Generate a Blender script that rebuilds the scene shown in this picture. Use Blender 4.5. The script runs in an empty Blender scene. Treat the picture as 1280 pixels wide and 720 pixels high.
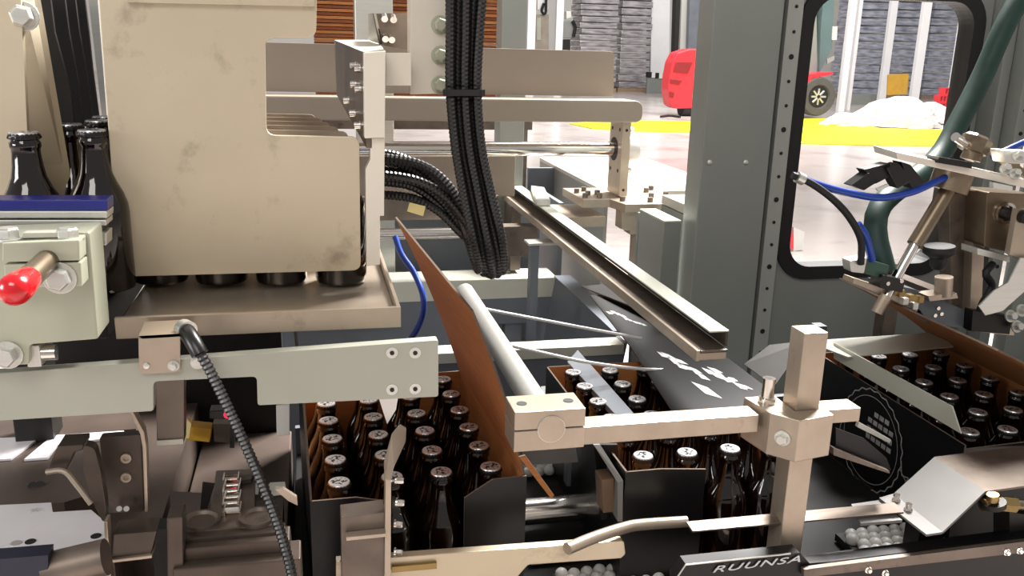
import bpy, bmesh, math, random
from mathutils import Vector, Matrix
random.seed(7)
SC = bpy.context.scene
COL = SC.collection

# ------------------------------------------------------------------ camera
F_PX, CAM_H = 1100.0, 1.45
YAW, PITCH, ROLL = math.radians(13), math.atan(298 / 1100.0), math.radians(1.5)
_fh = Vector((math.sin(YAW), math.cos(YAW), 0)); _rh = Vector((math.cos(YAW), -math.sin(YAW), 0)); _z = Vector((0, 0, 1))
FW = _fh * math.cos(PITCH) - _z * math.sin(PITCH)
_up = _z * math.cos(PITCH) + _fh * math.sin(PITCH)
RT = _rh * math.cos(ROLL) + _up * math.sin(ROLL)
UP = _up * math.cos(ROLL) - _rh * math.sin(ROLL)
CP = Vector((0, 0, CAM_H))
cd = bpy.data.cameras.new('camera'); cam = bpy.data.objects.new('camera', cd); COL.objects.link(cam)
cd.sensor_width = 36.0; cd.lens = 36.0 * F_PX / 1280.0; cd.clip_start = 0.05; cd.clip_end = 200
m3 = Matrix((RT, UP, -FW)).transposed()
cam.matrix_world = Matrix.Translation(CP) @ m3.to_4x4()
SC.camera = cam

# ------------------------------------------------------------------ world, lights, exposure
SC.view_settings.view_transform = 'Standard'
SC.view_settings.look = 'None'
SC.view_settings.gamma = 1.0
SC.view_settings.use_curve_mapping = False
SC.view_settings.exposure = 0.0
wd = bpy.data.worlds.new('world'); SC.world = wd; wd.use_nodes = True
bg = wd.node_tree.nodes['Background']
bg.inputs[0].default_value = (1.0, 0.955, 0.92, 1); bg.inputs[1].default_value = 0.42

def lamp(name, loc, target, sx, sy, power, col=(1, .97, .93)):
    l = bpy.data.lights.new(name, 'AREA'); l.shape = 'RECTANGLE'; l.size = sx; l.size_y = sy
    l.energy = power; l.color = col
    o = bpy.data.objects.new(name, l); COL.objects.link(o); o.location = loc
    o.rotation_euler = (Vector(target) - Vector(loc)).to_track_quat('-Z', 'Y').to_euler()
    return o
lamp('hall_lamp_over_line', (2.5, 3.3, 4.6), (0.5, 1.3, 0.9), 1.6, 1.6, 1500)
lamp('hall_lamp_front', (-0.9, -1.6, 3.6), (0.1, 1.0, 1.1), 1.6, 1.2, 50, (1, .94, .87))
lamp('added_light_left', (-1.7, .45, 1.55), (-.3, 1.0, .95), .7, .5, 17, (.97, .98, 1))  # unseen lamp added to brighten the lower left plates
lamp('hall_lamp_rear', (9, 15, 9), (9, 20, 0), 10, 10, 3600, (1, .98, .97))

# ------------------------------------------------------------------ placing helpers: a sight line cut with a plane of the machine
def ray(x, y): return FW + RT * ((x - 640) / F_PX) - UP * ((y - 360) / F_PX)
def onX(x, y, X): d = ray(x, y); return CP + d * (X / d.x)
def onY(x, y, Y): d = ray(x, y); return CP + d * (Y / d.y)
def onZ(x, y, Z): d = ray(x, y); return CP + d * ((Z - CAM_H) / d.z)

# ------------------------------------------------------------------ materials
MATS = {}
def lin(c): return tuple(((v / 255) / 12.92 if v / 255 <= .04045 else ((v / 255 + .055) / 1.055) ** 2.4) for v in c)
def M(name, rgb, rough=.5, metal=0., var=.12, scale=12., stretch=None, bump=0., emit=0., trans=0., spots=None, coat=0., ior=1.5, rgb2=None, spec=.5):
    """procedural surface: base colour with noise variation, optional brushed stretch, optional stain spots"""
    if name in MATS: return MATS[name]
    m = bpy.data.materials.new(name); m.use_nodes = True; MATS[name] = m
    nt = m.node_tree; N = nt.nodes; L = nt.links; b = N['Principled BSDF']
    c = lin(rgb)
    b.inputs['Roughness'].default_value = rough; b.inputs['Metallic'].default_value = metal
    b.inputs['IOR'].default_value = ior; b.inputs['Specular IOR Level'].default_value = spec
    if coat: b.inputs['Coat Weight'].default_value = coat; b.inputs['Coat Roughness'].default_value = .08
    if trans: b.inputs['Transmission Weight'].default_value = trans
    tc = N.new('ShaderNodeTexCoord'); mp = N.new('ShaderNodeMapping'); nz = N.new('ShaderNodeTexNoise')
    L.new(tc.outputs['Object'], mp.inputs[0]); L.new(mp.outputs[0], nz.inputs['Vector'])
    if stretch: mp.inputs['Scale'].default_value = stretch
    nz.inputs['Scale'].default_value = scale; nz.inputs['Detail'].default_value = 5
    rp = N.new('ShaderNodeValToRGB'); L.new(nz.outputs['Fac'], rp.inputs[0])
    rp.color_ramp.elements[0].position = .3; rp.color_ramp.elements[1].position = .7
    lo = tuple(v * (1 - var) for v in c); hi = tuple(min(1, v * (1 + var)) for v in c)
    if rgb2: lo = lin(rgb2)
    rp.color_ramp.elements[0].color = lo + (1,); rp.color_ramp.elements[1].color = hi + (1,)
    out = rp.outputs[0]
    if spots:
        n2 = N.new('ShaderNodeTexNoise'); n2.inputs['Scale'].default_value = spots[0]; n2.inputs['Detail'].default_value = 7
        n2.inputs['Roughness'].default_value = .65
        L.new(tc.outputs['Object'], n2.inputs['Vector'])
        r2 = N.new('ShaderNodeValToRGB'); r2.color_ramp.elements[0].position = spots[1]; r2.color_ramp.elements[1].position = spots[1] + .16
        L.new(n2.outputs['Fac'], r2.inputs[0])
        mx = N.new('ShaderNodeMix'); mx.data_type = 'RGBA'
        ml = N.new('ShaderNodeMath'); ml.operation = 'MULTIPLY'; ml.inputs[1].default_value = spots[3]
        L.new(r2.outputs[0], ml.inputs[0]); L.new(ml.outputs[0], mx.inputs[0])
        L.new(out, mx.inputs[6]); mx.inputs[7].default_value = lin(spots[2]) + (1,)
        out = mx.outputs[2]
    L.new(out, b.inputs['Base Color'])
    if bump:
        bp = N.new('ShaderNodeBump'); bp.inputs['Strength'].default_value = bump; bp.inputs['Distance'].default_value = .002
        L.new(nz.outputs['Fac'], bp.inputs['Height']); L.new(bp.outputs[0], b.inputs['Normal'])
    if emit:
        b.inputs['Emission Color'].default_value = c + (1,); b.inputs['Emission Strength'].default_value = emit
    return m

STEEL = M('stained_steel', (206, 193, 169), .42, .6, .08, 5, None, .03, spots=(15, .56, (104, 92, 76), .5))
STEEL_W = M('warm_steel', (175, 161, 145), .36, .65, .09, 22, None, .05, spots=(26, .62, (120, 106, 86), .5))
STEEL_D = M('worn_dark_steel', (112, 101, 92), .42, .6, .3, 14, None, .1, spots=(22, .58, (40, 34, 30), .7))
CHROME = M('polished_steel', (225, 220, 214), .16, 1.0, .04, 6)
ALU = M('anodised_aluminium', (212, 212, 206), .38, .8, .05, 8, (2, 40, 40))
WHITE = M('white_paint_and_lit_tops', (186, 186, 174), .38, .1, .05, 4)  # white paint, also stands in for light on some upward faces
BARW = M('pale_grey_green_paint', (164, 165, 153), .4, .1, .05, 4)
IVORY = M('ivory_machined_plate', (218, 211, 198), .4, .1, .04, 4)
CREAM = M('cream_painted_block', (172, 174, 155), .42, .1, .06, 5, spots=(14, .66, (120, 118, 100), .5))
GREY = M('grey_painted_sheet', (134, 138, 134), .42, .1, .05, 5)
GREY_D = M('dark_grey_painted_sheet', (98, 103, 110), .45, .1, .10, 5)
TAUPE = M('taupe_painted_beam', (138, 126, 113), .45, .1, .05, 4)
DARK = M('dark_machine_metal', (26, 23, 22), .5, .3, .3, 10)
BLACKP = M('black_plastic', (11, 11, 12), .34, 0, .2, 20)
RUBBER = M('black_rubber', (14, 14, 15), .6, 0, .2, 20)
CARD_B = M('black_printed_cardboard', (10, 9, 11), .4, 0, .12, 8, spec=.4)
CARD_K = M('kraft_cardboard', (160, 101, 53), .8, 0, .16, 10, (2, 2, 30), .03)
CARD_E = M('cardboard_cut_edge', (92, 78, 66), .85, 0, .1, 30)
BLUE = M('blue_plastic', (28, 34, 120), .35, 0, .08, 6)
BLUEH = M('blue_hose', (20, 58, 150), .3, 0, .08, 6)
GREENH = M('dark_green_hose', (15, 48, 41), .55, 0, .25, 30, None, .2)
RED = M('red_plastic', (205, 14, 26), .22, 0, .06, 8, coat=.5)
REDP = M('red_paint', (222, 44, 58), .35, 0, .05, 2)
YELLOW = M('yellow_sheet', (240, 226, 26), .55, 0, .1, 1.5)
OCHRE = M('ochre_plastic', (196, 150, 40), .55, 0, .12, 6)
WFILM = M('white_film', (236, 232, 230), .4, 0, .06, 3)
WPLAST = M('white_plastic', (198, 197, 194), .35, 0, .05, 10)
PRINT = M('white_print', (208, 208, 210), .5, 0, .15, 60)
SEAL = M('grey_seal_print', (150, 150, 150), .55, 0, .25, 90)
CAPTXT = M('label_sticker', (232, 214, 150), .6, 0, .05, 10)
LED = M('red_indicator_light', (255, 20, 50), .3, 0, .0, 4, emit=4.0)
BRASS = M('brass_fitting', (150, 128, 84), .35, .9, .15, 14)
BRONZE = M('oily_bronze_steel', (126, 112, 94), .34, .8, .25, 12, None, .05, spots=(18, .6, (60, 50, 42), .6))
BELT = M('dark_conveyor_belt', (12, 11, 12), .6, 0, .25, 16, spec=.25)
LIME = M('wrapped_bottles_grey', (128, 130, 140), .3, .2, .3, 3, (1, 1, 9))
FILMG = M('stretch_film_grey', (178, 174, 174), .25, .2, .2, 2.2, (1, 1, 6), .2, rgb2=(112, 110, 114))
FILMB = M('stretch_film_blue_grey', (186, 188, 198), .28, .1, .2, 2.6, (1, 1, 5), .2, rgb2=(104, 112, 134))
FLOORM = M('polished_concrete', (204, 193, 188), .2, 0, .10, .45, spots=(.8, .50, (150, 136, 132), .6))
HALLW = M('hall_wall_white', (238, 236, 232), .7, 0, .03, 1)
POSTW = M('white_frame_post', (232, 232, 232), .45, 0, .04, 2)
TYRE = M('tyre_rubber', (74, 72, 70), .8, 0, .15, 10)
STEEL_B = M('darker_steel', (80, 70, 63), .4, .5, .3, 14, None, .1, spots=(22, .58, (28, 24, 22), .7))  # darker, browner variant of the dark steel
STEEL_G = M('grey_sheet_steel', (108, 106, 104), .6, .15, .1, 10, spots=(20, .62, (110, 106, 102), .5))
BEDM = M('machine_bed_metal', (88, 76, 69), .45, .5, .3, 8, spots=(16, .58, (96, 84, 74), .5))
MILLED = M('milled_steel_plate', (226, 222, 224), .40, .25, .10, 10, spots=(24, .62, (70, 62, 62), .8))

def glass_amber():
    m = M('amber_glass', (16, 5, 3), .06, 0, .1, 4, coat=.4)
    b = m.node_tree.nodes['Principled BSDF']; b.inputs['Transmission Weight'].default_value = .14
    return m
AMBER = glass_amber()

def cap_mat():
    m = bpy.data.materials.new('crown_cap_print'); m.use_nodes = True; nt = m.node_tree; N = nt.nodes; L = nt.links; b = N['Principled BSDF']
    b.inputs['Metallic'].default_value = .75; b.inputs['Roughness'].default_value = .3
    tc = N.new('ShaderNodeTexCoord'); sp = N.new('ShaderNodeSeparateXYZ'); L.new(tc.outputs['Object'], sp.inputs[0])
    cb = N.new('ShaderNodeCombineXYZ'); L.new(sp.outputs[0], cb.inputs[0]); L.new(sp.outputs[1], cb.inputs[1])
    ln = N.new('ShaderNodeVectorMath'); ln.operation = 'LENGTH'; L.new(cb.outputs[0], ln.inputs[0])
    lt = N.new('ShaderNodeMath'); lt.operation = 'LESS_THAN'; lt.inputs[1].default_value = .0104; L.new(ln.outputs['Value'], lt.inputs[0])
    nz = N.new('ShaderNodeTexNoise'); nz.inputs['Scale'].default_value = 210; nz.inputs['Detail'].default_value = 1; L.new(cb.outputs[0], nz.inputs['Vector'])
    gt = N.new('ShaderNodeMath'); gt.operation = 'GREATER_THAN'; gt.inputs[1].default_value = .52; L.new(nz.outputs['Fac'], gt.inputs[0])
    ml = N.new('ShaderNodeMath'); ml.operation = 'MULTIPLY'; L.new(lt.outputs[0], ml.inputs[0]); L.new(gt.outputs[0], ml.inputs[1])
    mx = N.new('ShaderNodeMix'); mx.data_type = 'RGBA'; L.new(ml.outputs[0], mx.inputs[0])
    mx.inputs[6].default_value = (.62, .61, .62, 1); mx.inputs[7].default_value = (.03, .03, .035, 1)
    edge = N.new('ShaderNodeMath'); edge.operation = 'GREATER_THAN'; edge.inputs[1].default_value = .0138; L.new(ln.outputs['Value'], edge.inputs[0])
    m2 = N.new('ShaderNodeMix'); m2.data_type = 'RGBA'; L.new(edge.outputs[0], m2.inputs[0]); L.new(mx.outputs[2], m2.inputs[6]); m2.inputs[7].default_value = (.035, .033, .035, 1)
    L.new(m2.outputs[2], b.inputs['Base Color']); return m
CAPM = cap_mat()

def pane_mat():
    m = bpy.data.materials.new('clear_guard_pane'); m.use_nodes = True; nt = m.node_tree; N = nt.nodes; L = nt.links
    for n in list(N): N.remove(n)
    o = N.new('ShaderNodeOutputMaterial'); t = N.new('ShaderNodeBsdfTransparent'); g = N.new('ShaderNodeBsdfGlossy'); mx = N.new('ShaderNodeMixShader')
    t.inputs[0].default_value = (.95, .95, .95, 1); g.inputs['Roughness'].default_value = .05; mx.inputs[0].default_value = .04
    L.new(t.outputs[0], mx.inputs[1]); L.new(g.outputs[0], mx.inputs[2]); L.new(mx.outputs[0], o.inputs[0]); return m
PANE = pane_mat()

# ------------------------------------------------------------------ mesh building
def V(*a): return Vector(a)
class B:
    def __init__(s): s.v = []; s.f = []; s.mi = []
    def add(s, vs, fs, mi=0):
        n = len(s.v); s.v += [Vector(v) for v in vs]
        for f in fs: s.f.append([i + n for i in f]); s.mi.append(mi)
        return s
    def box(s, x0, x1, y0, y1, z0, z1, mi=0):
        x0, x1 = min(x0, x1), max(x0, x1); y0, y1 = min(y0, y1), max(y0, y1); z0, z1 = min(z0, z1), max(z0, z1)
        return s.add([(x0, y0, z0), (x1, y0, z0), (x1, y1, z0), (x0, y1, z0), (x0, y0, z1), (x1, y0, z1), (x1, y1, z1), (x0, y1, z1)],
                     [(0, 3, 2, 1), (4, 5, 6, 7), (0, 1, 5, 4), (1, 2, 6, 5), (2, 3, 7, 6), (3, 0, 4, 7)], mi)
    def prism(s, pts, vec, mi=0):
        pts = [Vector(p) for p in pts]; vec = Vector(vec); n = len(pts)
        nm = Vector((0, 0, 0))
        for i in range(n): nm += (pts[i] - pts[0]).cross(pts[(i + 1) % n] - pts[0])
        if nm.dot(vec) > 0: pts = pts[::-1]
        vs = pts + [p + vec for p in pts]
        fs = [list(range(n)), list(range(2 * n - 1, n - 1, -1))]
        for i in range(n): j = (i + 1) % n; fs.append((j, i, i + n, j + n))
        return s.add(vs, fs, mi)
    def cyl(s, p0, p1, r, seg=20, r2=None, mi=0, caps=True):
        p0 = Vector(p0); p1 = Vector(p1); r2 = r if r2 is None else r2
        a = (p1 - p0).normalized(); t = a.orthogonal().normalized(); b = a.cross(t)
        vs = []
        for p, rr in ((p0, r), (p1, r2)):
            for i in range(seg):
                q = 2 * math.pi * i / seg; vs.append(p + (t * math.cos(q) + b * math.sin(q)) * rr)
        fs = [(i, (i + 1) % seg, (i + 1) % seg + seg, i + seg) for i in range(seg)]
        if caps: fs += [list(range(seg - 1, -1, -1)), list(range(seg, 2 * seg))]
        return s.add(vs, fs, mi)
    def rev(s, p0, axis, prof, seg=24, mi=0):
        """revolve (radius, height) pairs about axis from p0"""
        p0 = Vector(p0); a = Vector(axis).normalized(); t = a.orthogonal().normalized(); b = a.cross(t); vs = []; fs = []
        for (r, h) in prof:
            for i in range(seg):
                q = 2 * math.pi * i / seg; vs.append(p0 + a * h + (t * math.cos(q) + b * math.sin(q)) * r)
        for k in range(len(prof) - 1):
            for i in range(seg):
                j = (i + 1) % seg; fs.append((k * seg + i, k * seg + j, (k + 1) * seg + j, (k + 1) * seg + i))
        fs.append(list(range(seg - 1, -1, -1))); n = (len(prof) - 1) * seg; fs.append(list(range(n, n + seg)))
        return s.add(vs, fs, mi)
    def hexbolt(s, p, axis, r, h, washer=True, mi=0, socket=False):
        p = Vector(p); a = Vector(axis).normalized()
        if washer: s.cyl(p, p + a * h * .25, r * 1.35, 20, mi=mi); p = p + a * h * .25
        if socket:
            s.cyl(p, p + a * h, r, 18, mi=mi); s.cyl(p + a * h, p + a * (h * 1.02), r * .5, 6, mi=mi)
        else:
            s.cyl(p, p + a * h * .8, r, 6, mi=mi); s.cyl(p + a * h * .8, p + a * h, r * .98, 6, r2=r * .8, mi=mi)
        return s
    def tube(s, pts, r, seg=10, corr=0., step=None, mi=0, smooth=True):
        pts = [Vector(p) for p in pts]
        P = spline(pts, step or max(r * 1.2, .004)) if smooth else pts
        rings = []; t0 = (P[1] - P[0]).normalized(); nrm = t0.orthogonal().normalized()
        for i, p in enumerate(P):
            t = (P[min(i + 1, len(P) - 1)] - P[max(i - 1, 0)]).normalized()
            nrm = (nrm - t * nrm.dot(t)).normalized(); bn = t.cross(nrm)
            rr = r * (1 - corr * ((i // 1) % 2))
            rings.append([p + (nrm * math.cos(2 * math.pi * k / seg) + bn * math.sin(2 * math.pi * k / seg)) * rr for k in range(seg)])
        vs = [v for R in rings for v in R]; fs = []
        for i in range(len(rings) - 1):
            for k in range(seg):
                j = (k + 1) % seg; fs.append((i * seg + k, i * seg + j, (i + 1) * seg + j, (i + 1) * seg + k))
        fs.append(list(range(seg - 1, -1, -1))); n = (len(rings) - 1) * seg; fs.append(list(range(n, n + seg)))
        return s.add(vs, fs, mi)
    def obj(s, name, mat, parent=None, bev=0., smooth=False, origin=None):
        me = bpy.data.meshes.new(name)
        off = Vector((0, 0, 0))
        if parent is not None:
            p = parent
            while p is not None: off += p.location; p = p.parent
            vs = [v - off for v in s.v]; loc = Vector((0, 0, 0))
        else:
            if origin is None:
                xs = [v.x for v in s.v]; ys = [v.y for v in s.v]; zs = [v.z for v in s.v]
                origin = Vector(((min(xs) + max(xs)) / 2, (min(ys) + max(ys)) / 2, min(zs)))
            loc = Vector(origin); vs = [v - loc for v in s.v]
        me.from_pydata([tuple(v) for v in vs], [], [list(f) for f in s.f])
        ms = mat if isinstance(mat, (list, tuple)) else [mat]
        for m in ms: me.materials.append(m)
        for p_, k in zip(me.polygons, s.mi): p_.material_index = k
        me.validate()
        bm = bmesh.new(); bm.from_mesh(me)
        bmesh.ops.recalc_face_normals(bm, faces=bm.faces[:])
        if bev:
            es = [e for e in bm.edges if len(e.link_faces) == 2 and e.calc_face_angle(0) > .6]
            try: bmesh.ops.bevel(bm, geom=es, offset=bev, segments=2, affect='EDGES', clamp_overlap=True, profile=.6)
            except Exception: pass
        bm.to_mesh(me); bm.free()
        if smooth:
            for p_ in me.polygons: p_.use_smooth = True
            try: me.set_sharp_from_angle(angle=.7)
            except Exception: pass
        o = bpy.data.objects.new(name, me); COL.objects.link(o); o.location = loc
        if parent is not None: o.parent = parent
        return o

def spline(pts, step):
    """Catmull-Rom through the points, sampled at even arc length"""
    if len(pts) == 2: pts = [pts[0], (pts[0] + pts[1]) / 2, pts[1]]
    q = [pts[0] * 2 - pts[1]] + pts + [pts[-1] * 2 - pts[-2]]; dense = []
    for i in range(1, len(q) - 2):
        a, b, c, d = q[i - 1:i + 3]
        for k in range(24):
            t = k / 24
            dense.append(.5 * ((2 * b) + (c - a) * t + (2 * a - 5 * b + 4 * c - d) * t * t + (3 * b - a - 3 * c + d) * t ** 3))
    dense.append(pts[-1]); out = [dense[0]]; acc = 0
    for i in range(1, len(dense)):
        seg = (dense[i] - dense[i - 1]).length
        while acc + seg >= step:
            f = (step - acc) / seg; p = dense[i - 1].lerp(dense[i], f); out.append(p); dense[i - 1] = p
            seg = (dense[i] - dense[i - 1]).length; acc = 0
        acc += seg
    out.append(pts[-1]); return out

def thing(name, label, cat, loc=(0, 0, 0), group=None):
    o = bpy.data.objects.new(name, None); COL.objects.link(o); o.empty_display_size = .05
    o.location = loc; o['label'] = label; o['category'] = cat
    if group: o['group'] = group
    return o
def tag(o, label, cat, group=None, kind=None):
    o['label'] = label; o['category'] = cat
    if group: o['group'] = group
    if kind: o['kind'] = kind
    return o
def struct(o, label=None):
    o['kind'] = 'structure'
    if label: o['label'] = label
    return o
def copy_tree(o, parent=None):
    c = o.copy(); COL.objects.link(c); c.parent = parent
    for ch in o.children: copy_tree(ch, c)
    return c
def rnd(pts, rs, n=5):
    """round the corners of a 3D outline; rs = radius or list"""
    out = []; N = len(pts); pts = [Vector(p) for p in pts]
    for i, p in enumerate(pts):
        r = rs[i] if isinstance(rs, (list, tuple)) else rs
        if r <= 0: out.append(p); continue
        a = pts[i - 1] - p; b = pts[(i + 1) % N] - p; rr = min(r, a.length * .45, b.length * .45)
        A = p + a.normalized() * rr; Bq = p + b.normalized() * rr
        for k in range(n + 1):
            t = k / n; out.append(A * (1 - t) ** 2 + p * 2 * t * (1 - t) + Bq * t * t)
    return out
def slabY(pts, Y, th, r=0., mi=0, b=None):
    """outline seen from the front on the plane y=Y, given real thickness behind it"""
    P = [onY(x, y, Y) for x, y in pts]
    if r: P = rnd(P, r)
    return (b or B()).prism(P, (0, th, 0), mi)
def slabZ(pts, Z, th, r=0., mi=0, b=None):
    P = [onZ(x, y, Z) for x, y in pts]
    if r: P = rnd(P, r)
    return (b or B()).prism(P, (0, 0, -th), mi)
def sheet(P, th, r=0., mi=0, b=None):
    """planar 3D outline thickened along its normal, away from the viewer"""
    P = [Vector(p) for p in P]
    n = (P[1] - P[0]).cross(P[2] - P[0]).normalized()
    if n.dot(P[0] - CP) < 0: n = -n
    if r: P = rnd(P, r)
    return (b or B()).prism(P, n * th, mi)

# ================================================================== THE SETTING
o = B().box(-40, 70, -6, 60, -.2, 0).obj('floor', FLOORM); struct(o, 'polished pale concrete factory floor')
o = B().box(-40, 70, 46, 46.3, 0, 14).obj('wall_back', HALLW); struct(o, 'bright white rear wall of the factory hall')

# grey guard panel with rounded window, behind the right carton
GY = 1.75
def rrect(x0, x1, z0, z1, r, y, n=8):
    out = []
    for cx, cz, a0 in ((x1 - r, z0 + r, -90), (x1 - r, z1 - r, 0), (x0 + r, z1 - r, 90), (x0 + r, z0 + r, 180)):
        for k in range(n + 1):
            a = math.radians(a0 + 90 * k / n); out.append(V(cx + r * math.cos(a), y, cz + r * math.sin(a)))
    return out
def frame_mesh(outer, inner, th):
    """ring between two loops with the same vertex count, thickened along y"""
    n = len(outer); b = B(); vs = outer + inner + [p + V(0, th, 0) for p in outer] + [p + V(0, th, 0) for p in inner]
    fs = []
    for i in range(n):
        j = (i + 1) % n
        fs += [(i, j, n + j, n + i), (2 * n + j, 2 * n + i, 3 * n + i, 3 * n + j), (i, 2 * n + i, 2 * n + j, j), (n + j, 3 * n + j, 3 * n + i, n + i)]
    return b.add(vs, fs)
WX0, WX1, WZ0, WZ1 = 1.012, 1.452, .966, 1.600
inner = rrect(WX0, WX1, WZ0, WZ1, .075, GY)
outer = []
for p in inner:
    outer.append(p.copy())
ox0, ox1, oz0, oz1 = .957, 1.475, .10, 1.75
outer = rrect(ox0, ox1, oz0, oz1, .001, GY)
gp = frame_mesh(outer, inner, .03).obj('wall_guard_panel', GREY, bev=0); struct(gp, 'grey guard panel with rounded window behind the right carton')
wn = frame_mesh(rrect(WX0 - .004, WX1 + .004, WZ0 - .004, WZ1 + .004, .079, GY - .008), rrect(WX0 + .026, WX1 - .026, WZ0 + .026, WZ1 - .026, .055, GY - .008), .05).obj('window_1', RUBBER)
struct(wn, 'rounded guard window with black rubber gasket')
pn = B().prism(rrect(WX0 + .022, WX1 - .022, WZ0 + .022, WZ1 - .022, .058, GY + .012), (0, .005, 0)).obj('pane', PANE, wn)

# grey pillar left of the window with perforated strip
t = thing('guard_pillar', 'tall grey painted pillar left of the rounded window', 'pillar', (.87, 1.8, 0))
B().box(.789, .942, 1.70, 1.773, 0, 2.2).obj('pillar_body', GREY, t, bev=.003)
for x in (887, 932):
    p = onY(x, 203, 1.70); B().rev(p, (0, -1, 0), [(.006, 0), (.0055, .002), (.002, .004)], 12).obj('rivet', ALU, t, smooth=True)
t = thing('perforated_strip', 'grey perforated steel strip running down beside the window', 'strip', (.978, 1.735, .1))
B().box(.963, .998, 1.722, 1.75, .1, 2.2).obj('strip_body', M('pale_grey_strip', (160, 163, 158), .45, .1, .06, 6), t, bev=.001)
B().box(.944, .961, 1.735, 1.75, .1, 2.2).obj('shadow_gap_strip', RUBBER, t)  # black strip put in for the shade of the open gap
hb = B()
for k in range(34):
    z = .25 + k * .05; r = .0056 if k % 3 == 0 else .0036
    hb.cyl((.981, 1.7205, z), (.981, 1.725, z), r, 10)
h = hb.obj('punched_holes', RUBBER, t); h['kind'] = 'stuff'
# right side of the guard
t = thing('guard_corner_post', 'grey corner post with punched holes right of the window', 'post', (1.52, 1.7, 0))
B().box(1.478, 1.502, 1.70, 1.78, 0, 2.2).obj('post_body', GREY, t, bev=.002)
B().box(1.504, 1.532, 1.66, 1.78, 0, 2.2).obj('strip_body', GREY, t, bev=.002)
hb = B()
for k in range(34): hb.cyl((1.518, 1.6585, .25 + k * .05), (1.518, 1.662, .25 + k * .05), .0045 if k % 3 == 0 else .003, 10)
h = hb.obj('punched_holes', RUBBER, t); h['kind'] = 'stuff'
t = thing('guard_side_panel', 'grey ribbed guard panel at the right edge', 'panel', (1.7, 1.6, 0))
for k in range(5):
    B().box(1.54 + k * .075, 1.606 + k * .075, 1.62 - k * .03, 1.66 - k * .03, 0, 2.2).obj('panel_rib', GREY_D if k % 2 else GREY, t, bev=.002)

# machine bed under everything
t = thing('machine_bed', 'dark metal machine bed under the carton conveyor', 'machine', (.4, 1.2, 0))
B().box(-.95, 2.2, 1.0, 1.50, 0, .66).obj('bed_body', BEDM, t, bev=.004)
B().box(-.95, 2.2, .72, .98, 0, .60).obj('front_skirt', BEDM, t, bev=.004)
BZ = .742
t = thing('carton_conveyor', 'dark conveyor belt carrying the bottle cartons', 'conveyor', (.4, 1.2, .66))
B().box(-.045, 2.15, .962, 1.49, .664, BZ - .001).obj('belt', BELT, t, bev=.002)
B().box(-.045, 2.15, 1.492, 1.505, .664, .79).obj('rear_guide', GREY_D, t, bev=.001)
def ball_patch(name, lab, x0, x1, y0, y1, z, r, pitch=.0185):
    t = thing(name, lab, 'rollers', ((x0 + x1) / 2, (y0 + y1) / 2, z))
    B().box(x0, x1, y0, y1, z - .012, z - .001).obj('carrier', RUBBER, t)
    me = None; j = 0; y = y0 + r
    while y < y1 - r * .5:
        x = x0 + r + (pitch / 2 if j % 2 else 0)
        while x < x1 - r * .5:
            if me is None:
                o = B().rev((0, 0, 0), (0, 0, 1), [(r * math.sin(math.pi * k / 8) + 1e-5, -r * math.cos(math.pi * k / 8)) for k in range(9)], 14).obj('roller_ball', WPLAST, t, smooth=True)
                me = o.data
                for v in me.vertices: v.co += t.location
            else:
                o = bpy.data.objects.new('roller_ball', me); COL.objects.link(o); o.parent = t
            o.location = V(x, y, z + r * .25 + random.uniform(-.0015, .0015)) - t.location
            x += pitch
        y += pitch * .87; j += 1
ball_patch('roller_bed', 'white ball rollers between the left and middle cartons', .335, .475, 1.325, 1.42, BZ + .004, .010)
ball_patch('roller_bed', 'white ball rollers showing through the front beam slot', .31, .455, .99, 1.04, BZ + .002, .0095)
ball_patch('roller_bed', 'white ball rollers below the bent guide plate at right', .755, .905, .98, 1.05, BZ + .014, .0098)

# ================================================================== BOTTLES
HB = .172
def make_bottle():
    t = bpy.data.objects.new('beer_bottle', None); COL.objects.link(t)
    prof = [(.024, 0), (.029, .002), (.0305, .006), (.0305, .085), (.0295, .095), (.026, .106), (.0205, .117), (.0165, .127), (.0145, .138), (.0134, .150), (.0134, .155), (.0146, .157), (.0146, .161), (.0130, .163), (.0130, .168)]
    B().rev((0, 0, 0), (0, 0, 1), prof, 24).obj('glass', AMBER, t, smooth=True)
    # crown cap with crimped skirt
    b = B(); seg = 42; rings = [(.0146, -.0058, .0), (.0150, -.0048, .06), (.0143, -.002, .03), (.0138, -.0002, 0), (.0130, .0010, 0), (.0001, .0014, 0)]
    vs = []; fs = []
    for (r, h, w) in rings:
        for i in range(seg):
            q = 2 * math.pi * i / seg; rr = r * (1 + (w if i % 2 else -w)); vs.append((rr * math.cos(q), rr * math.sin(q), HB - .0014 + h))
    for k in range(len(rings) - 1):
        for i in range(seg):
            j = (i + 1) % seg; fs.append((k * seg + i, k * seg + j, (k + 1) * seg + j, (k + 1) * seg + i))
    b.add(vs, fs); c = b.obj('crown_cap', CAPM, t, smooth=True)
    return t
BOT = make_bottle(); _first = [True]
def bottle(x, y, z, label, group, par=None, rz=None):
    o = BOT if _first[0] else copy_tree(BOT); _first[0] = False
    o.location = (x, y, z); o.rotation_euler = (0, 0, random.uniform(0, 6.28)); o['label'] = label; o['category'] = 'bottle'; o['group'] = group
    return o

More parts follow.
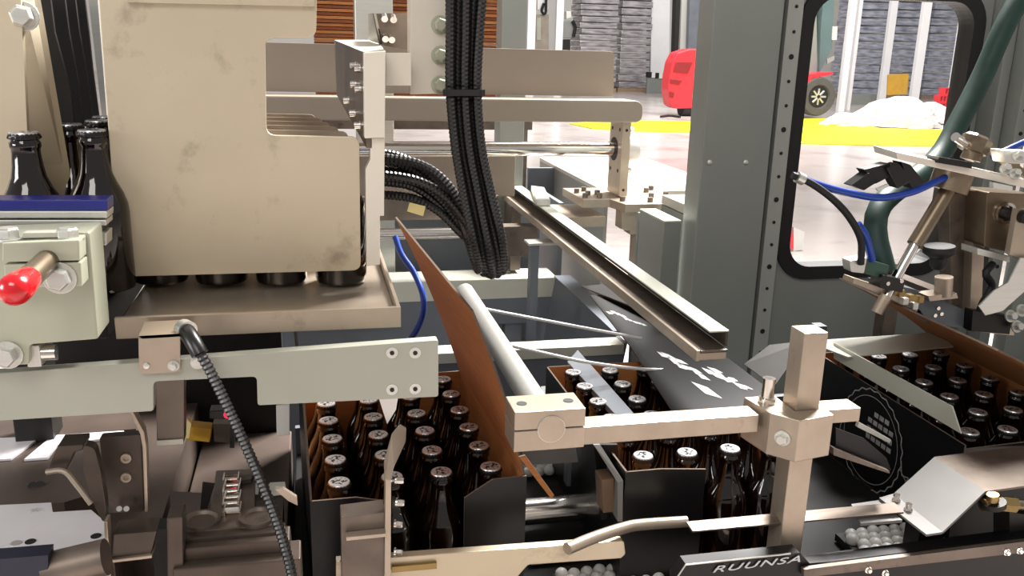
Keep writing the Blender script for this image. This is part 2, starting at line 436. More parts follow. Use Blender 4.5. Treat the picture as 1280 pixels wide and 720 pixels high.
ROWN = ['front row', 'second row', 'third row', 'fourth row', 'fifth row', 'back row']
COLN = ['leftmost', 'second from left', 'second from right', 'rightmost']
def carton(name_lab, which, x0, y0, rot, flaps, cols=4, rows=6, p=.0655):
    """open wrap-around carton: x0,y0 = front-left corner; rot about it"""
    W, D, Hc, th = cols * p + .012, rows * p + .012, .172, .0028
    t = thing('bottle_carton', name_lab, 'carton', (x0, y0, BZ))
    ca, sa = math.cos(rot), math.sin(rot)
    def L(x, y, z): return V(x0 + x * ca - y * sa, y0 + x * sa + y * ca, BZ + z)
    def wall(name, P, nrm_out, h_th=th):
        """P: outer-face outline; kraft inside, black outside, cut edge between"""
        P = [Vector(q) for q in P]; n = (P[1] - P[0]).cross(P[2] - P[0]).normalized()
        if n.dot(nrm_out) < 0: P = P[::-1]; n = -n
        b = B(); k = len(P); ins = [q - n * h_th for q in P]
        b.add(P + ins, [list(range(k))], 0); b.f.append(list(range(2 * k - 1, k - 1, -1))); b.mi.append(1)
        for i in range(k):
            j = (i + 1) % k; b.f.append([j, i, i + k, j + k]); b.mi.append(2)
        return b.obj(name, [CARD_B, CARD_K, CARD_E], t)
    def flap(name, a, b, c, d, bulge=.0, out=None):
        """patch a-b (hinge) to d-c, kraft on the side away from out"""
        n = 10; b_ = B(); G = []; a, b, c, d = Vector(a), Vector(b), Vector(c), Vector(d)
        for side in (0, 1):
            for i in range(n + 1):
                for j in range(n + 1):
                    u, v = i / n, j / n; p_ = a.lerp(b, u).lerp(d.lerp(c, u), v)
                    nn = ((b - a).cross(d - a)).normalized(); nn = nn if nn.dot(out) > 0 else -nn
                    G.append(p_ + nn * (bulge * math.sin(math.pi * v) - (th if side else 0)))
        m = (n + 1) * (n + 1); ix = lambda i, j, s_: s_ * m + i * (n + 1) + j
        fs0 = [(ix(i, j, 0), ix(i + 1, j, 0), ix(i + 1, j + 1, 0), ix(i, j + 1, 0)) for i in range(n) for j in range(n)]
        fs1 = [tuple(q + m for q in f[::-1]) for f in fs0]; ed = []
        for i in range(n):
            ed += [(ix(i, 0, 0), ix(i + 1, 0, 0), ix(i + 1, 0, 1), ix(i, 0, 1)), (ix(i, n, 0), ix(i + 1, n, 0), ix(i + 1, n, 1), ix(i, n, 1)),
                   (ix(0, i, 0), ix(0, i + 1, 0), ix(0, i + 1, 1), ix(0, i, 1)), (ix(n, i, 0), ix(n, i + 1, 0), ix(n, i + 1, 1), ix(n, i, 1))]
        b_.add(G, fs0, 0)
        for f in fs1: b_.f.append(list(f)); b_.mi.append(1)
        for f in ed: b_.f.append(list(f)); b_.mi.append(2)
        return b_.obj(name, [CARD_B, CARD_K, CARD_E], t, smooth=True)
    X, Y_, Z = V(ca, sa, 0), V(-sa, ca, 0), V(0, 0, 1)
    wall('bottom_panel', [L(0, 0, .0005), L(W, 0, .0005), L(W, D, .0005), L(0, D, .0005)], -Z, -.0 + .002)
    wall('side_panel', [L(0, 0, 0), L(0, D, 0), L(0, D, Hc), L(0, 0, Hc)], -X)
    wall('side_panel', [L(W, 0, 0), L(W, D, 0), L(W, D, Hc), L(W, 0, Hc)], X)
    wall('back_panel', [L(0, D, 0), L(W, D, 0), L(W, D, Hc), L(0, D, Hc)], Y_)
    flaps(t, L, wall, flap, W, D, Hc, X, Y_, Z)
    for r in range(rows):
        for c in range(cols):
            q = L(.006 + p * (c + .5), .006 + p * (r + .5), .003)
            q += V(random.uniform(-.001, .001), random.uniform(-.001, .001), 0)
            bottle(q.x, q.y, q.z, 'amber bottle in the %s carton, %s, %s' % (which, ROWN[r], COLN[c]), 'capped bottles packed in the %s carton' % which)
    return t

def flapsA(t, L, wall, flap, W, D, Hc, X, Y, Z):
    # left corner flap in front, right corner flap in front, gap between
    wall('front_flap', [L(0, -.001, 0), L(.098, -.001, 0), L(.098, -.001, Hc - .012), L(.055, -.001, Hc - .001), L(0, -.001, Hc)], -Y)
    wall('front_flap', [L(W, -.001, 0), L(W - .082, -.001, 0), L(W - .082, -.001, Hc - .018), L(W - .045, -.001, Hc + .004), L(W, -.001, Hc + .004)], -Y)
    wall('top_flap', [L(0, 0, Hc), L(0, D, Hc), L(-.004, D, Hc + .13), L(-.004, 0, Hc + .13)], -X)
    wall('glue_tab', [onY(648, 570, 1.0), onY(656, 568, 1.0), onY(692, 618, 1.0), onY(688, 622, 1.0)], Y)
    # long right flap standing up and leaning over the bottles
    d = onY(592, 388, y0A); a = L(W, 0, Hc); v = d - a; v2 = onY(496, 271, 1.385) - L(W, D, Hc)
    flap('top_flap', L(W, .002, Hc), L(W, D, Hc), L(W, D, Hc) + v2, L(W, .002, Hc) + v, .006, X)
y0A = .992
def flapsB(t, L, wall, flap, W, D, Hc, X, Y, Z):
    wall('front_flap', [L(0, -.001, 0), L(.115, -.001, 0), L(.115, -.001, Hc - .006), L(.05, -.001, Hc), L(0, -.001, Hc)], -Y)
    # printed flap folded in over the rear bottles, kraft underneath
    F = [V(.527, 1.170, .922), V(.649, 1.160, .922), V(.7175, 1.222, .922), V(.705, 1.50, .934), V(.625, 1.74, .944), V(.575, 1.74, .944), V(.556, 1.43, .931)]
    pl = [V(q.x, q.y, .922 + (q.y - 1.16) * .038) for q in F]
    wall('top_flap', pl, Z)
    pl = [V(.572, 1.80, .956), V(.655, 1.535, .956), V(.70, 1.60, .962), V(.66, 1.80, .966)]
    wall('rear_flap', [V(q.x, q.y, .948 + (q.x - .57) * .06) for q in pl], Z)
def flapsC(t, L, wall, flap, W, D, Hc, X, Y, Z):
    wall('front_flap', [L(0, -.001, 0), L(W, -.001, 0), L(W, -.001, Hc - .004), L(W * .5, -.001, Hc), L(0, -.001, Hc - .006)], -Y)
    flap('top_flap', L(W, 0, Hc), L(W, D, Hc), onY(1050, 347, 1.40), onY(1050, 347, 1.40) + L(W, 0, Hc) - L(W, D, Hc), .01, X)
cA = carton('black open carton of bottles under the white crossbar, tall kraft flap raised', 'left', -.016, y0A, math.radians(2.6), flapsA)
cB = carton('black open carton of bottles in the middle, printed flap folded out', 'middle',   .392, 1.000, math.radians(0.3), flapsB)
cC = carton('black open carton of bottles at right under the sensor arm', 'right', .908, .995, math.radians(-1.0), flapsC)

# ================================================================== LEFT: INFEED
t = thing('infeed_deck', 'dark infeed deck under the loose bottles at far left', 'deck', (-.4, 1.05, 1.1))
B().box(-.42, -.212, .935, 1.32, 1.150, 1.186).obj('deck_plate', DARK, t, bev=.002)
B().box(-.42, -.37, 1.26, 1.31, .897, 1.1495).obj('deck_leg', DARK, t, bev=.002)
for (x, y, Y, lab) in ((31, 177, .972, 'amber bottle standing in front of the cream guide plate, far left'), (116, 178, 1.0, 'amber bottle hard against the left edge of the big steel plate'),
                       (87, 168, 1.07, 'amber bottle half hidden behind the cream guide plate edge'), (122, 151, 1.12, 'amber bottle in the lane behind, beside the big plate edge'),
                       (130, 144, 1.18, 'rearmost amber bottle peeking past the big plate edge')):
    p = onY(x, y, Y); bottle(p.x, Y, 1.187, lab, 'bottles arriving on the infeed')
t = thing('guide_plate', 'cream bent guide plate with a hex bolt, top left corner', 'plate', onY(0, 250, 1.0))
slabY([(-60, -40), (24, -40), (38, 248), (-60, 252)], 1.012, .004).obj('plate', STEEL, t)
a, b_, c, d = onY(24, -40, 1.012), onY(44, -40, 1.05), onY(93, 246, 1.05), onY(38, 248, 1.012)
sheet([a, b_, c, d], .004).obj('bent_edge', STEEL, t)
p = onY(30, 20, 1.02); B().hexbolt(p, (0, -1, 0), .0112, .012).obj('hex_bolt', ALU, t, bev=.001)
for k, (xa, xb, yb) in enumerate(((62, 96, 190), (80, 106, 172), (93, 117, 158), (105, 124, 150))):
    Y = 1.10 + .055 * k
    P = [onY(xa - 46, -40, Y), onY(xa - 4, -40, Y), onY(xa + 6, 40, Y), onY(xb - 8, yb * .6, Y), onY(xb, yb, Y), onY(xb - 46, yb, Y)]
    o = B().prism(P, (0, .006, 0)).obj('lane_divider', DARK)
    tag(o, 'dark lane divider sheet above the infeed, %s from the front' % ['first', 'second', 'third', 'fourth'][k], 'divider', 'lane dividers over the infeed')
o = slabY([(106, -40), (119, -40), (134, 150), (128, 150)], 1.33, .01).obj('edge_strip', ALU); tag(o, 'narrow pale metal strip behind the dark lane dividers', 'strip')

t = thing('infeed_rail', 'blue and silver side rail in front of the loose bottles', 'rail', onY(60, 290, .92))
slabY([(-40, 250), (134, 250), (134, 263), (-40, 263)], .90, .03).obj('blue_strip', BLUE, t, bev=.001)
slabY([(-40, 264), (134, 264), (134, 273), (-40, 273)], .898, .03).obj('upper_profile', ALU, t, bev=.001)
slabY([(-40, 275), (133, 275), (133, 282), (-40, 282)], .898, .03).obj('lower_profile', ALU, t, bev=.001)
slabY([(-40, 283), (128, 283), (128, 290), (-40, 290)], .905, .03).obj('rail_core', DARK, t)
slabY([(100, 291), (133, 291), (133, 307), (100, 307)], .90, .028).obj('end_piece', ALU, t, bev=.001)

# clamp block with red-tipped lever
t = thing('clamp_block', 'cream clamp block with red-tipped lever at left edge', 'clamp', onY(50, 455, .84))
B().prism(rnd([onY(x, y, .838) for x, y in ((-40, 296), (112, 290), (123, 424), (37, 431), (36, 456), (-40, 460))], .003), (0, .05, 0)).obj('base_plate', CREAM, t, bev=.002)
slabY([(2, 304), (99, 300), (100, 326), (2, 328)], .812, .025).obj('upper_jaw', CREAM, t, bev=.0015)
slabY([(4, 331), (101, 328), (103, 358), (6, 361)], .812, .025).obj('lower_jaw', CREAM, t, bev=.0015)
slabY([(28, 291), (82, 290), (82, 297), (28, 298)], .822, .012).obj('slot_bar', WHITE, t, bev=.001)
for x in (12, 86):
    p = onY(x, 300, .828); b = B(); b.hexbolt(p, (0, 0, 1), .0095, .009); b.obj('clamp_bolt', ALU, t, bev=.0006)
for (x, y, r) in ((75, 347, .0105), (10, 443, .0098)):
    p = onY(x, y, .812 if x == 75 else .838); B().hexbolt(p, (0, -1, 0), r, .010).obj('hex_bolt', ALU, t, bev=.0006)
p = onY(46, 443, .85); B().box(p.x - .008, p.x + .004, .846, .862, p.z - .011, p.z + .010).obj('spacer_nut', ALU, t, bev=.001)
B().cyl((p.x + .004, .854, p.z), (p.x + .016, .854, p.z), .0075, 20).obj('spacer_bush', CHROME, t, smooth=True)
lv = B().cyl(onY(60, 325, .815), onY(34, 350, .765), .0098, 20).obj('lever_rod', BRONZE, t, smooth=True)
q0, q1 = onY(37, 347, .770), onY(14, 366, .735); ax = (q1 - q0); ln = ax.length
B().rev(q0, ax, [(.0095, 0), (.0105, ln * .15), (.0125, ln * .55), (.0130, ln * .8), (.0115, ln * .97), (.007, ln * 1.08), (.001, ln * 1.12)], 24).obj('red_grip', RED, lv, smooth=True)['label'] = 'glossy red plastic grip'

# ================================================================== GRIPPER HEAD WITH THE BIG PLATE
HP = [(120, -45), (397, -45), (395, 47), (331, 48), (333, 169), (449, 171), (451, 338), (149, 346)]
t = thing('bottle_gripper_head', 'large stained beige steel plate head with L-shaped notch above the tray', 'machine head', onY(300, 345, 1.0))
B().prism(rnd([onY(x, y, 1.0) for x, y in HP], .010), (0, .006, 0)).obj('front_plate', STEEL, t, bev=.0008)
slabY([(158, -45), (393, -45), (393, 8), (158, 3)], .994, .006).obj('top_cover', STEEL, t, bev=.0006)
for k in range(1, 6):
    dy = .064 * k
    b = B().prism(rnd([onY(x, y, 1.0) + V(-.016 * k * .55, dy, -.0) for x, y in HP], .010), (0, .004, 0))
    b.obj('divider_plate', STEEL_W, t)
p0, p1 = onY(150, -30, 1.005), onY(380, -30, 1.005)
B().box(p0.x, p1.x, 1.007, 1.38, p0.z, p0.z + .03).obj('top_bar', STEEL_D, t)
# tray below the head
FT, FB = onY(501, 384, .897), onY(501, 409, .897)
TZ = FT.z - .010; xl, xr = -.196, FT.x
t = thing('drip_tray', 'open stainless tray under the gripper head', 'tray', (-.06, 1.0, FB.z))
B().box(xl, xr - .0045, .9025, 1.40, TZ - .006, TZ - .001).obj('tray_floor', STEEL_W, t)
B().box(xl, xr, .897, .902, FB.z, FT.z).obj('front_wall', STEEL_W, t, bev=.0006)
B().box(xl, xr - .006, .9025, .907, FT.z - .0035, FT.z - .0015).obj('front_rim', STEEL_W, t)
B().box(xr - .004, xr, .9025, 1.40, FB.z, FT.z).obj('side_wall', STEEL_W, t, bev=.0006)
for k, x in enumerate((198, 275, 352, 428)):
    p = onZ(x, 360, TZ); bottle(p.x, p.y + .0305, TZ + .0005, 'amber bottle base under the big steel plate, %s' % COLN[k], 'bottles standing behind the big plate')

# white crossbar plate
t = thing('crossbar_plate', 'long white painted crossbar with a notch, above the left carton', 'bar', onY(300, 500, .86))
P = [onY(x, y, .86) for x, y in ((-60, 471), (548, 425), (548, 496), (322, 507), (321, 471), (192, 477), (192, 514), (-60, 530))]
z0 = P[0].z
B().prism(rnd(P, [0, .003, .003, .003, .005, .005, .003, 0]), (0, .014, 0)).obj('plate', BARW, t, bev=.001)
for (x, y) in ((490, 441), (519, 441), (490, 487), (519, 486)):
    p = onY(x, y, .86); s_ = B().cyl(p + V(0, -.0006, 0), p + V(0, .002, 0), .0060, 16).obj('countersunk_screw', ALU, t)
    B().cyl(p + V(0, -.0012, 0), p + V(0, 0, 0), .0026, 6).obj('hex_socket', RUBBER, s_)
p = onY(247, 453, .86); B().hexbolt(p, (0, -1, 0), .0050, .004, socket=True).obj('pan_screw', ALU, t)
# bent sensor bracket on the crossbar
t = thing('sensor_bracket', 'bent stainless bracket bolted to the white crossbar', 'bracket', onY(200, 467, .853))
B().prism(rnd([onY(x, y, 0.8545) for x, y in ((173, 420), (225, 417), (225, 465), (174, 468))], [0, 0, .004, .004]), (0, .003, 0)).obj('front_leaf', STEEL_W, t)
A = [onY(173, 420, 0.8545), onY(225, 417, 0.8545)]
B().prism([A[0], A[1], A[1] + V(0, .036, .003), A[0] + V(0, .036, .003)], (0, 0, -.003)).obj('top_leaf', STEEL_W, t)
p = onY(183, 457, 0.8545); B().rev(p, (0, -1, 0), [(.0035, 0), (.003, .0015), (.001, .002)], 12).obj('rivet', ALU, t)
p = onY(217, 457, 0.8545); B().hexbolt(p, (0, -1, 0), .0040, .005).obj('bracket_bolt', ALU, t)
t = thing('sensor_cable', 'black corrugated sensor cable hanging from the bent bracket', 'cable', onY(230, 415, 0.856))
pts = [onY(*q) for q in ((241, 428, 0.844), (252, 445, 0.838), (266, 470, 0.834), (291, 522, 0.828), (316, 577, 0.821), (342, 640, 0.811), (358, 690, 0.802), (366, 725, 0.796), (372, 770, 0.786))]
B().tube(pts, .0054, 10, corr=.2, step=.0023).obj('conduit', BLACKP, t)
B().tube([onY(227, 413, 0.876), onY(233, 414, 0.861), onY(243, 430, 0.843), onY(250, 443, 0.838)], .0082, 14).obj('elbow_plug', BLACKP, t, smooth=True)
B().cyl(onY(229, 411, 0.868), onY(235, 414, 0.860), .0100, 16).obj('collar_nut', ALU, t, smooth=True)

# ================================================================== CENTRE TOP: COLUMN, BRACKET, CONDUITS
t = thing('lift_column', 'white steel column plate with three hex bolts behind the conduits', 'column', onY(535, 118, 1.06))
slabY([(512, -45), (562, -45), (557, 117), (513, 118)], 1.06, .03).obj('column_plate', IVORY, t, bev=.0008)
for y in (31, 69, 106):
    p = onY(550, y, 1.06); B().hexbolt(p, (0, -1, 0), .0080, .008).obj('hex_bolt', CREAM, t, bev=.0005)
t = thing('head_bracket', 'white machined bracket at the right end of the gripper head', 'bracket', onY(470, 330, 1.0))
slabY([(455, 66), (482, 64), (481, 172), (456, 173)], .992, .02).obj('upper_leg', IVORY, t, bev=.0008)
B().prism([onY(x, y, 1.0) for x, y in ((463, 173), (481, 172), (480, 270), (475, 270), (475, 331), (458, 333), (457, 212), (463, 200))], (0, .018, 0)).obj('lower_leg', IVORY, t, bev=.0008)
n0, n1 = onY(457, 66, 1.0), onY(458, 185, 1.0)
f0, f1 = onY(418, 50, 1.33), onY(421, 119, 1.33)
B().prism([n0, n1, f1, f0], (.006, 0, 0)).obj('side_web', STEEL_D, t)
q = onY(482, 64, 1.0); B().prism([n0, q, onY(470, 50, 1.33), f0], (0, 0, -.006)).obj('top_web', IVORY, t)
slabY([(482, 66), (514, 66), (514, 107), (482, 107)], 1.03, .012).obj('link_plate', IVORY, t, bev=.0006)
for (fx, fy) in ((.25, .2), (.25, .42), (.12, .2), (.12, .42), (.5, .75), (.3, .8), (.15, .85)):
    a = n0.lerp(f0, fx); b_ = n1.lerp(f1, fx); p = a.lerp(b_, fy)
    B().hexbolt(p, (-1, 0, -.05), .0040, .006, socket=True).obj('web_screw', CHROME, t)
t = thing('angle_bracket', 'small dark angle bracket with two pairs of screws above the bracket', 'bracket', onY(490, 62, 1.15))
slabY([(466, 17), (514, 16), (514, 63), (474, 56)], 1.16, .006).obj('upright_leaf', STEEL_D, t)
B().prism([onY(460, 17, 1.30), onY(467, 16, 1.16), onY(475, 55, 1.16), onY(460, 50, 1.30)], (.003, 0, 0)).obj('side_leaf', WHITE, t)
for (x, y) in ((480, 20), (491, 21), (481, 45), (489, 46)):
    p = onY(x, y, 1.16); b = B(); b.cyl(p, p + V(0, -.010, -.004), .0042, 14); b.obj('cap_screw', CHROME, t, smooth=True)

# corrugated conduits: down the column, round the loop, away to the left
cond = [
    ((563, -45), (563, 40), (563, 110), (569, 180), (580, 245), (592, 300), (600, 332), (596, 334), (585, 300), (566, 255), (535, 215), (500, 197), (470, 191)),
    ((573, -45), (573, 40), (572, 110), (577, 180), (589, 245), (602, 305), (608, 338), (602, 336), (590, 305), (568, 265), (540, 230), (505, 207), (470, 200)),
    ((583, -45), (582, 40), (581, 110), (586, 180), (598, 245), (611, 310), (616, 341), (608, 338), (596, 310), (570, 272), (545, 243), (510, 220), (470, 212)),
    ((594, -45), (591, 40), (589, 110), (594, 180), (606, 245), (619, 305), (624, 339), (615, 338), (600, 312), (575, 284), (548, 255), (515, 233), (470, 226)),
    ((606, -45), (599, 40), (596, 110), (601, 180), (613, 240), (626, 295), (629, 334), (621, 337), (604, 318), (577, 292), (548, 264), (515, 248), (470, 243)),
]
for k, path in enumerate(cond):
    n = len(path); pts = []
    for i, (x, y) in enumerate(path):
        Yd = 1.015 + .003 * (k % 2) if i <= 5 else (1.02 + .012 * (i - 5) if i < 8 else 1.075 + .008 * (i - 8))
        pts.append(onY(x, y, Yd + (.004 * (k % 2))))
    o = B().tube(pts, .0062, 10, corr=.13, step=.0024).obj('corrugated_conduit', BLACKP)
    tag(o, 'black corrugated conduit hanging in the loop, %s of five' % ['leftmost', 'second from left', 'middle', 'second from right', 'rightmost'][k], 'conduit', 'black conduits hanging beside the column')
for k, path in enumerate(((((588, -45), (586, 60), (585, 140), (592, 220), (606, 290), (612, 325), (605, 315), (592, 285), (560, 232), (525, 206), (470, 196))),
                          (((577, -45), (577, 60), (576, 140), (583, 220), (597, 290), (604, 322), (598, 312), (585, 282), (556, 246), (520, 226), (470, 218))))):
    pts = [onY(x, y, 1.045 + (.006 * max(0, i - 5))) for i, (x, y) in enumerate(path)]
    o = B().tube(pts, .0062, 10, corr=.12, step=.0026).obj('corrugated_conduit', BLACKP)
    tag(o, 'black conduit tucked behind the hanging loop, %s' % ['inner right', 'inner left'][k], 'conduit', 'black conduits hanging beside the column')
P = [onY(x, y, Y) for x, y, Y in ((556, 116, 1.005), (604, 116, 1.005), (604, 116, 1.055), (556, 116, 1.055))]
b = B()
for i in range(4):
    a, c = P[i], P[(i + 1) % 4]; d = (c - a).normalized() * .002
    b.prism([a - d - V(0, 0, .0035), c + d - V(0, 0, .0035), c + d + V(0, 0, .0035), a - d + V(0, 0, .0035)], (V(0, 0, 1).cross(c - a)).normalized() * .0016)
o = b.obj('cable_tie', RUBBER); tag(o, 'black cable tie round the hanging conduits', 'cable tie')
for k, (x, y) in enumerate(((489, 205), (499, 214), (511, 231), (529, 246))):
    p = onY(x, y, 1.118 - .004 * k)
    o = B().cyl(p - V(.0025, 0, -.0012), p + V(.0025, 0, -.0012), .0082, 16).obj('conduit_nut', ALU, smooth=True)
    tag(o, 'pale ring clip on the left cables, %s from the bracket' % ['first', 'second', 'third', 'fourth'][k], 'clip', 'ring clips on the cables')
o = sheet([onY(512, 253, 1.09), onY(532, 258, 1.09), onY(529, 270, 1.085), onY(509, 264, 1.085)], .0012).obj('cable_tag', CAPTXT); tag(o, 'cream paper tag hanging on the black cables', 'tag')

# ================================================================== REAR GANTRY
t = thing('rear_gantry', 'taupe rear gantry beam with rounded end and upright panel', 'beam', (.35, 2.3, 1.27))
B().prism(rnd([V(-.16, 2.30, 1.335), V(.797, 2.30, 1.335), V(.793, 2.30, 1.452), V(-.16, 2.30, 1.452)], [0, 0, .012, 0]), (0, .03, 0)).obj('upright_panel', TAUPE, t, bev=.001)
B().prism(rnd([V(-.16, 2.2, 1.274), V(.845, 2.2, 1.274), V(.845, 2.2, 1.330), V(-.16, 2.2, 1.330)], [0, .02, .035, 0]), (0, .098, 0)).obj('beam', TAUPE, t, bev=.004)
B().box(-.158, -.10, 2.2, 2.33, 0, 1.274).obj('gantry_leg', TAUPE, t)
t = thing('rod_bearing_plate', 'upright bearing plate with oval hole holding the polished rod', 'plate', (.83, 2.3, 1.06))
LX = onY(776, 200, 2.245).x
pb_ = B().box(LX, LX + .024, 2.245, 2.345, 1.073, 1.273).obj('plate_body', STEEL_W, t, bev=.0015)
B().cyl((LX - .0008, 2.305, 1.195), (LX, 2.305, 1.195), .032, 24).obj('rod_hole', RUBBER, pb_)
for (yy, zz) in ((2.265, 1.25), (2.325, 1.25), (2.265, 1.14), (2.325, 1.14)):
    B().cyl((LX - .0008, yy, zz), (LX + .001, yy, zz), .005, 12).obj('small_hole', RUBBER, pb_)
for zz in (1.25, 1.09): B().cyl((LX + .012, 2.2445, zz), (LX + .012, 2.247, zz), .004, 12).obj('edge_hole', RUBBER, pb_)
B().cyl((LX + .0245, 2.30, 1.195), (LX + .060, 2.30, 1.195), .040, 28).obj('end_roller', WPLAST, t, bev=.002, smooth=True)
for zz in (1.25, 1.14): B().hexbolt((LX + .0245, 2.27, zz), (1, 0, 0), .008, .012).obj('roller_bolt', ALU, t)
o = B().cyl((-.05, 2.305, 1.195), (LX - .001, 2.305, 1.195), .0185, 28).obj('guide_rod', CHROME, smooth=True); tag(o, 'thick polished guide rod running into the bearing plate', 'rod')
o = B().cyl((.02, 2.32, .966), (.585, 2.32, .966), .0150, 24).obj('guide_rod', CHROME, smooth=True); tag(o, 'lower polished rod behind the raised kraft flap', 'rod')
t = thing('rod_carriage', 'taupe box carriage between the two polished rods', 'carriage', (.3, 2.4, .98))
B().box(-.1, .555, 2.40, 2.50, 1.05, 1.165).obj('carriage_body', TAUPE, t, bev=.003)
B().box(-.1, .50, 2.36, 2.40, .995, 1.06).obj('carriage_front', STEEL_D, t, bev=.002)
B().box(.50, .60, 2.30, 2.345, .90, .985).obj('rod_block', STEEL_D, t, bev=.003)
# mounting plate and pedestal right of the rail
PZ = 1.070
t = thing('mounting_table', 'bolted mounting plate on a notched pedestal beside the rail', 'plate', (.85, 2.3, .8))
B().prism([V(.70, 2.42, PZ), V(.70, 2.22, PZ), V(.775, 2.22, PZ), V(.79, 2.14, PZ), V(.955, 2.14, PZ), V(.985, 2.42, PZ)], (0, 0, -.022)).obj('top_plate', STEEL_W, t, bev=.001)
B().prism([V(.79, 2.16, 1.047), V(.87, 2.16, 1.047), V(.87, 2.16, .80), V(.835, 2.16, .80), V(.835, 2.16, .985), V(.815, 2.16, .985), V(.815, 2.16, .995), V(.79, 2.16, 1.0)], (0, .05, 0)).obj('notched_leg', STEEL_W, t, bev=.001)
for (x, y) in ((.715, 2.25), (.735, 2.29), (.715, 2.33), (.755, 2.25), (.765, 2.30), (.745, 2.36), (.80, 2.19), (.87, 2.17), (.90, 2.24), (.93, 2.2), (.92, 2.33), (.95, 2.37), (.95, 2.26)):
    B().hexbolt((x, y, PZ), (0, 0, 1), .0075, .012, washer=False, socket=True).obj('plate_bolt', STEEL_D, t)
B().box(.62, .76, 2.2, 2.40, 1.0, 1.026).obj('rail_shelf', STEEL_W, t)
# grey cabinet between pedestal and pillar
t = thing('side_cabinet', 'grey machine cabinet with lit top coloured white beside the pillar', 'cabinet', (.8, 2.0, 0))
c0 = onY(826, 274, 1.78)
B().box(.885, 1.0, 1.93, 2.13, 0, c0.z - .03).obj('rear_body', GREY, t, bev=.002)
B().box(c0.x, .781, 1.76, 1.91, 0, c0.z - .004).obj('cabinet_body', GREY, t, bev=.002)
B().box(c0.x, .781, 1.76, 1.91, c0.z - .0035, c0.z).obj('cabinet_lit_top', WHITE, t); B().box(c0.x, .781, 1.915, 1.925, 0, c0.z - .01).obj('cabinet_body', GREY, t, bev=.002)  # white top sheets put the light from above into their colour
B().box(.885, 1.0, 1.93, 2.13, c0.z - .028, c0.z - .004).obj('cabinet_top', WHITE, t, bev=.002)
# trough behind the rail
t = thing('side_trough', 'blue-grey sheet trough behind the rail with a pale flat rim', 'trough', (.9, 2.8, 0))
a, b_ = onZ(675, 197, 1.06), onZ(756, 239, 1.06)
B().prism([a, b_, V(1.25, b_.y, 1.06), V(1.25, a.y, 1.06)], (0, 0, -.012)).obj('trough_rim', WHITE, t)
B().prism([a - V(0, 0, .0125), b_ - V(0, 0, .0125), V(b_.x, b_.y, 0), V(a.x, a.y, 0)], (.012, 0, 0)).obj('trough_wall', GREY, t)
B().box(.735, .75, 2.57, 2.9, 0, 1.0).obj('inner_wall', GREY_D, t)
B().prism([V(.74, 3.0, 1.05), V(.86, 3.0, 1.05), V(.80, 3.0, .8), V(.74, 3.0, .8)], (0, .02, 0)).obj('gusset', GREY_D, t)
# stacked cardboard blanks behind, posts
t = thing('blank_magazine', 'dark steel stand carrying the stack of cardboard blanks', 'stand', (.3, 2.9, 0))
B().box(.0, .70, 2.80, 3.2, 1.20, 1.24).obj('stand_top', STEEL_D, t)
for x in (.02, .65): B().box(x, x + .04, 2.82, 2.86, 0, 1.20).obj('stand_leg', STEEL_D, t)
t = thing('cardboard_stack', 'stack of flat brown cardboard blanks behind the gantry', 'cardboard', (.3, 2.9, 1.24))
b = B(); b2 = B(); z = 1.241
for k in range(56):
    q = random.uniform(-.006, .006); (b if k % 2 else b2).box(.02, .66, 2.80 + q, 3.1, z, z + .0085); z += .0105
s_ = b.obj('blank_sheets', CARD_K, t); s_['kind'] = 'stuff'
s_ = b2.obj('blank_sheets', M('brown_corrugated_edge', (122, 66, 38), .85, 0, .25, 40, (3, 3, 30)), t); s_['kind'] = 'stuff'
for (xa, xb, Y, lab) in ((443, 491, 2.60, 'pale grey post left of the white column, in front of the cardboard stack'), (628, 660, 2.60, 'grey post right of the conduits, in front of the cardboard stack')):
    a, c = onY(xa, 0, Y), onY(xb, 0, Y); o = B().box(a.x, c.x, Y, Y + .08, 0, 2.1).obj('frame_post', ALU if xa < 500 else GREY, bev=.003); tag(o, lab, 'post', 'frame posts before the cardboard stack')

# ================================================================== DIAGONAL RAIL
t = thing('guide_rail', 'stepped pale metal guide rail running back from the middle carton', 'rail', (.56, 1.8, 1.0))
def railbox(name, xa, xb, za, zb, mat, ya=1.10, yb=3.0, sk=.022):
    b = B(); vs = []
    for y in (ya, yb):
        s = (y - 1.1) / 1.9 * sk
        vs += [(xa + s, y, za), (xb + s, y, za), (xb + s, y, zb), (xa + s, y, zb)]
    b.add(vs, [(0, 1, 2, 3), (4, 7, 6, 5), (0, 4, 5, 1), (1, 5, 6, 2), (2, 6, 7, 3), (3, 7, 4, 0)]); return b.obj(name, mat, t, bev=.001)
railbox('upper_flange', .573, .605, 1.047, 1.050, WHITE, 1.160, 2.9)  # white puts the glare on the top face into the flange colour
railbox('web', .601, .605, 1.0235, 1.0465, STEEL_B, 1.162, 2.9)
railbox('lower_flange', .5565, .6005, 1.019, 1.0230, STEEL_D, 1.150, 2.9)
railbox('side_lip', .550, .556, 1.006, 1.0235, STEEL_W, 1.150, 2.9)
railbox('end_block', .5565, .600, 1.007, 1.0185, STEEL_W, 1.151, 1.2, 0)
b = B(); a, c = onZ(655, 299, .99), onZ(704, 298, .99)
t2 = thing('rail_strut', 'small pale strut plate under the guide rail', 'plate', (a.x, a.y, .8))
B().box(a.x, c.x, a.y - .05, a.y, .984, .990).obj('strut_plate', ALU, t2, bev=.001)
B().box(a.x + .01, a.x + .03, a.y - .04, a.y - .01, .60, .984).obj('strut_leg', GREY_D, t2)
B().box(.57, .60, 2.5, 2.6, .81, 1.005).obj('rail_leg', STEEL_D, t)
o = slabZ([(664, 232), (680, 234), (688, 250), (671, 250)], 1.066, .015).obj('rail_clip', ALU); tag(o, 'bright bent clip sitting on the far part of the guide rail', 'clip')
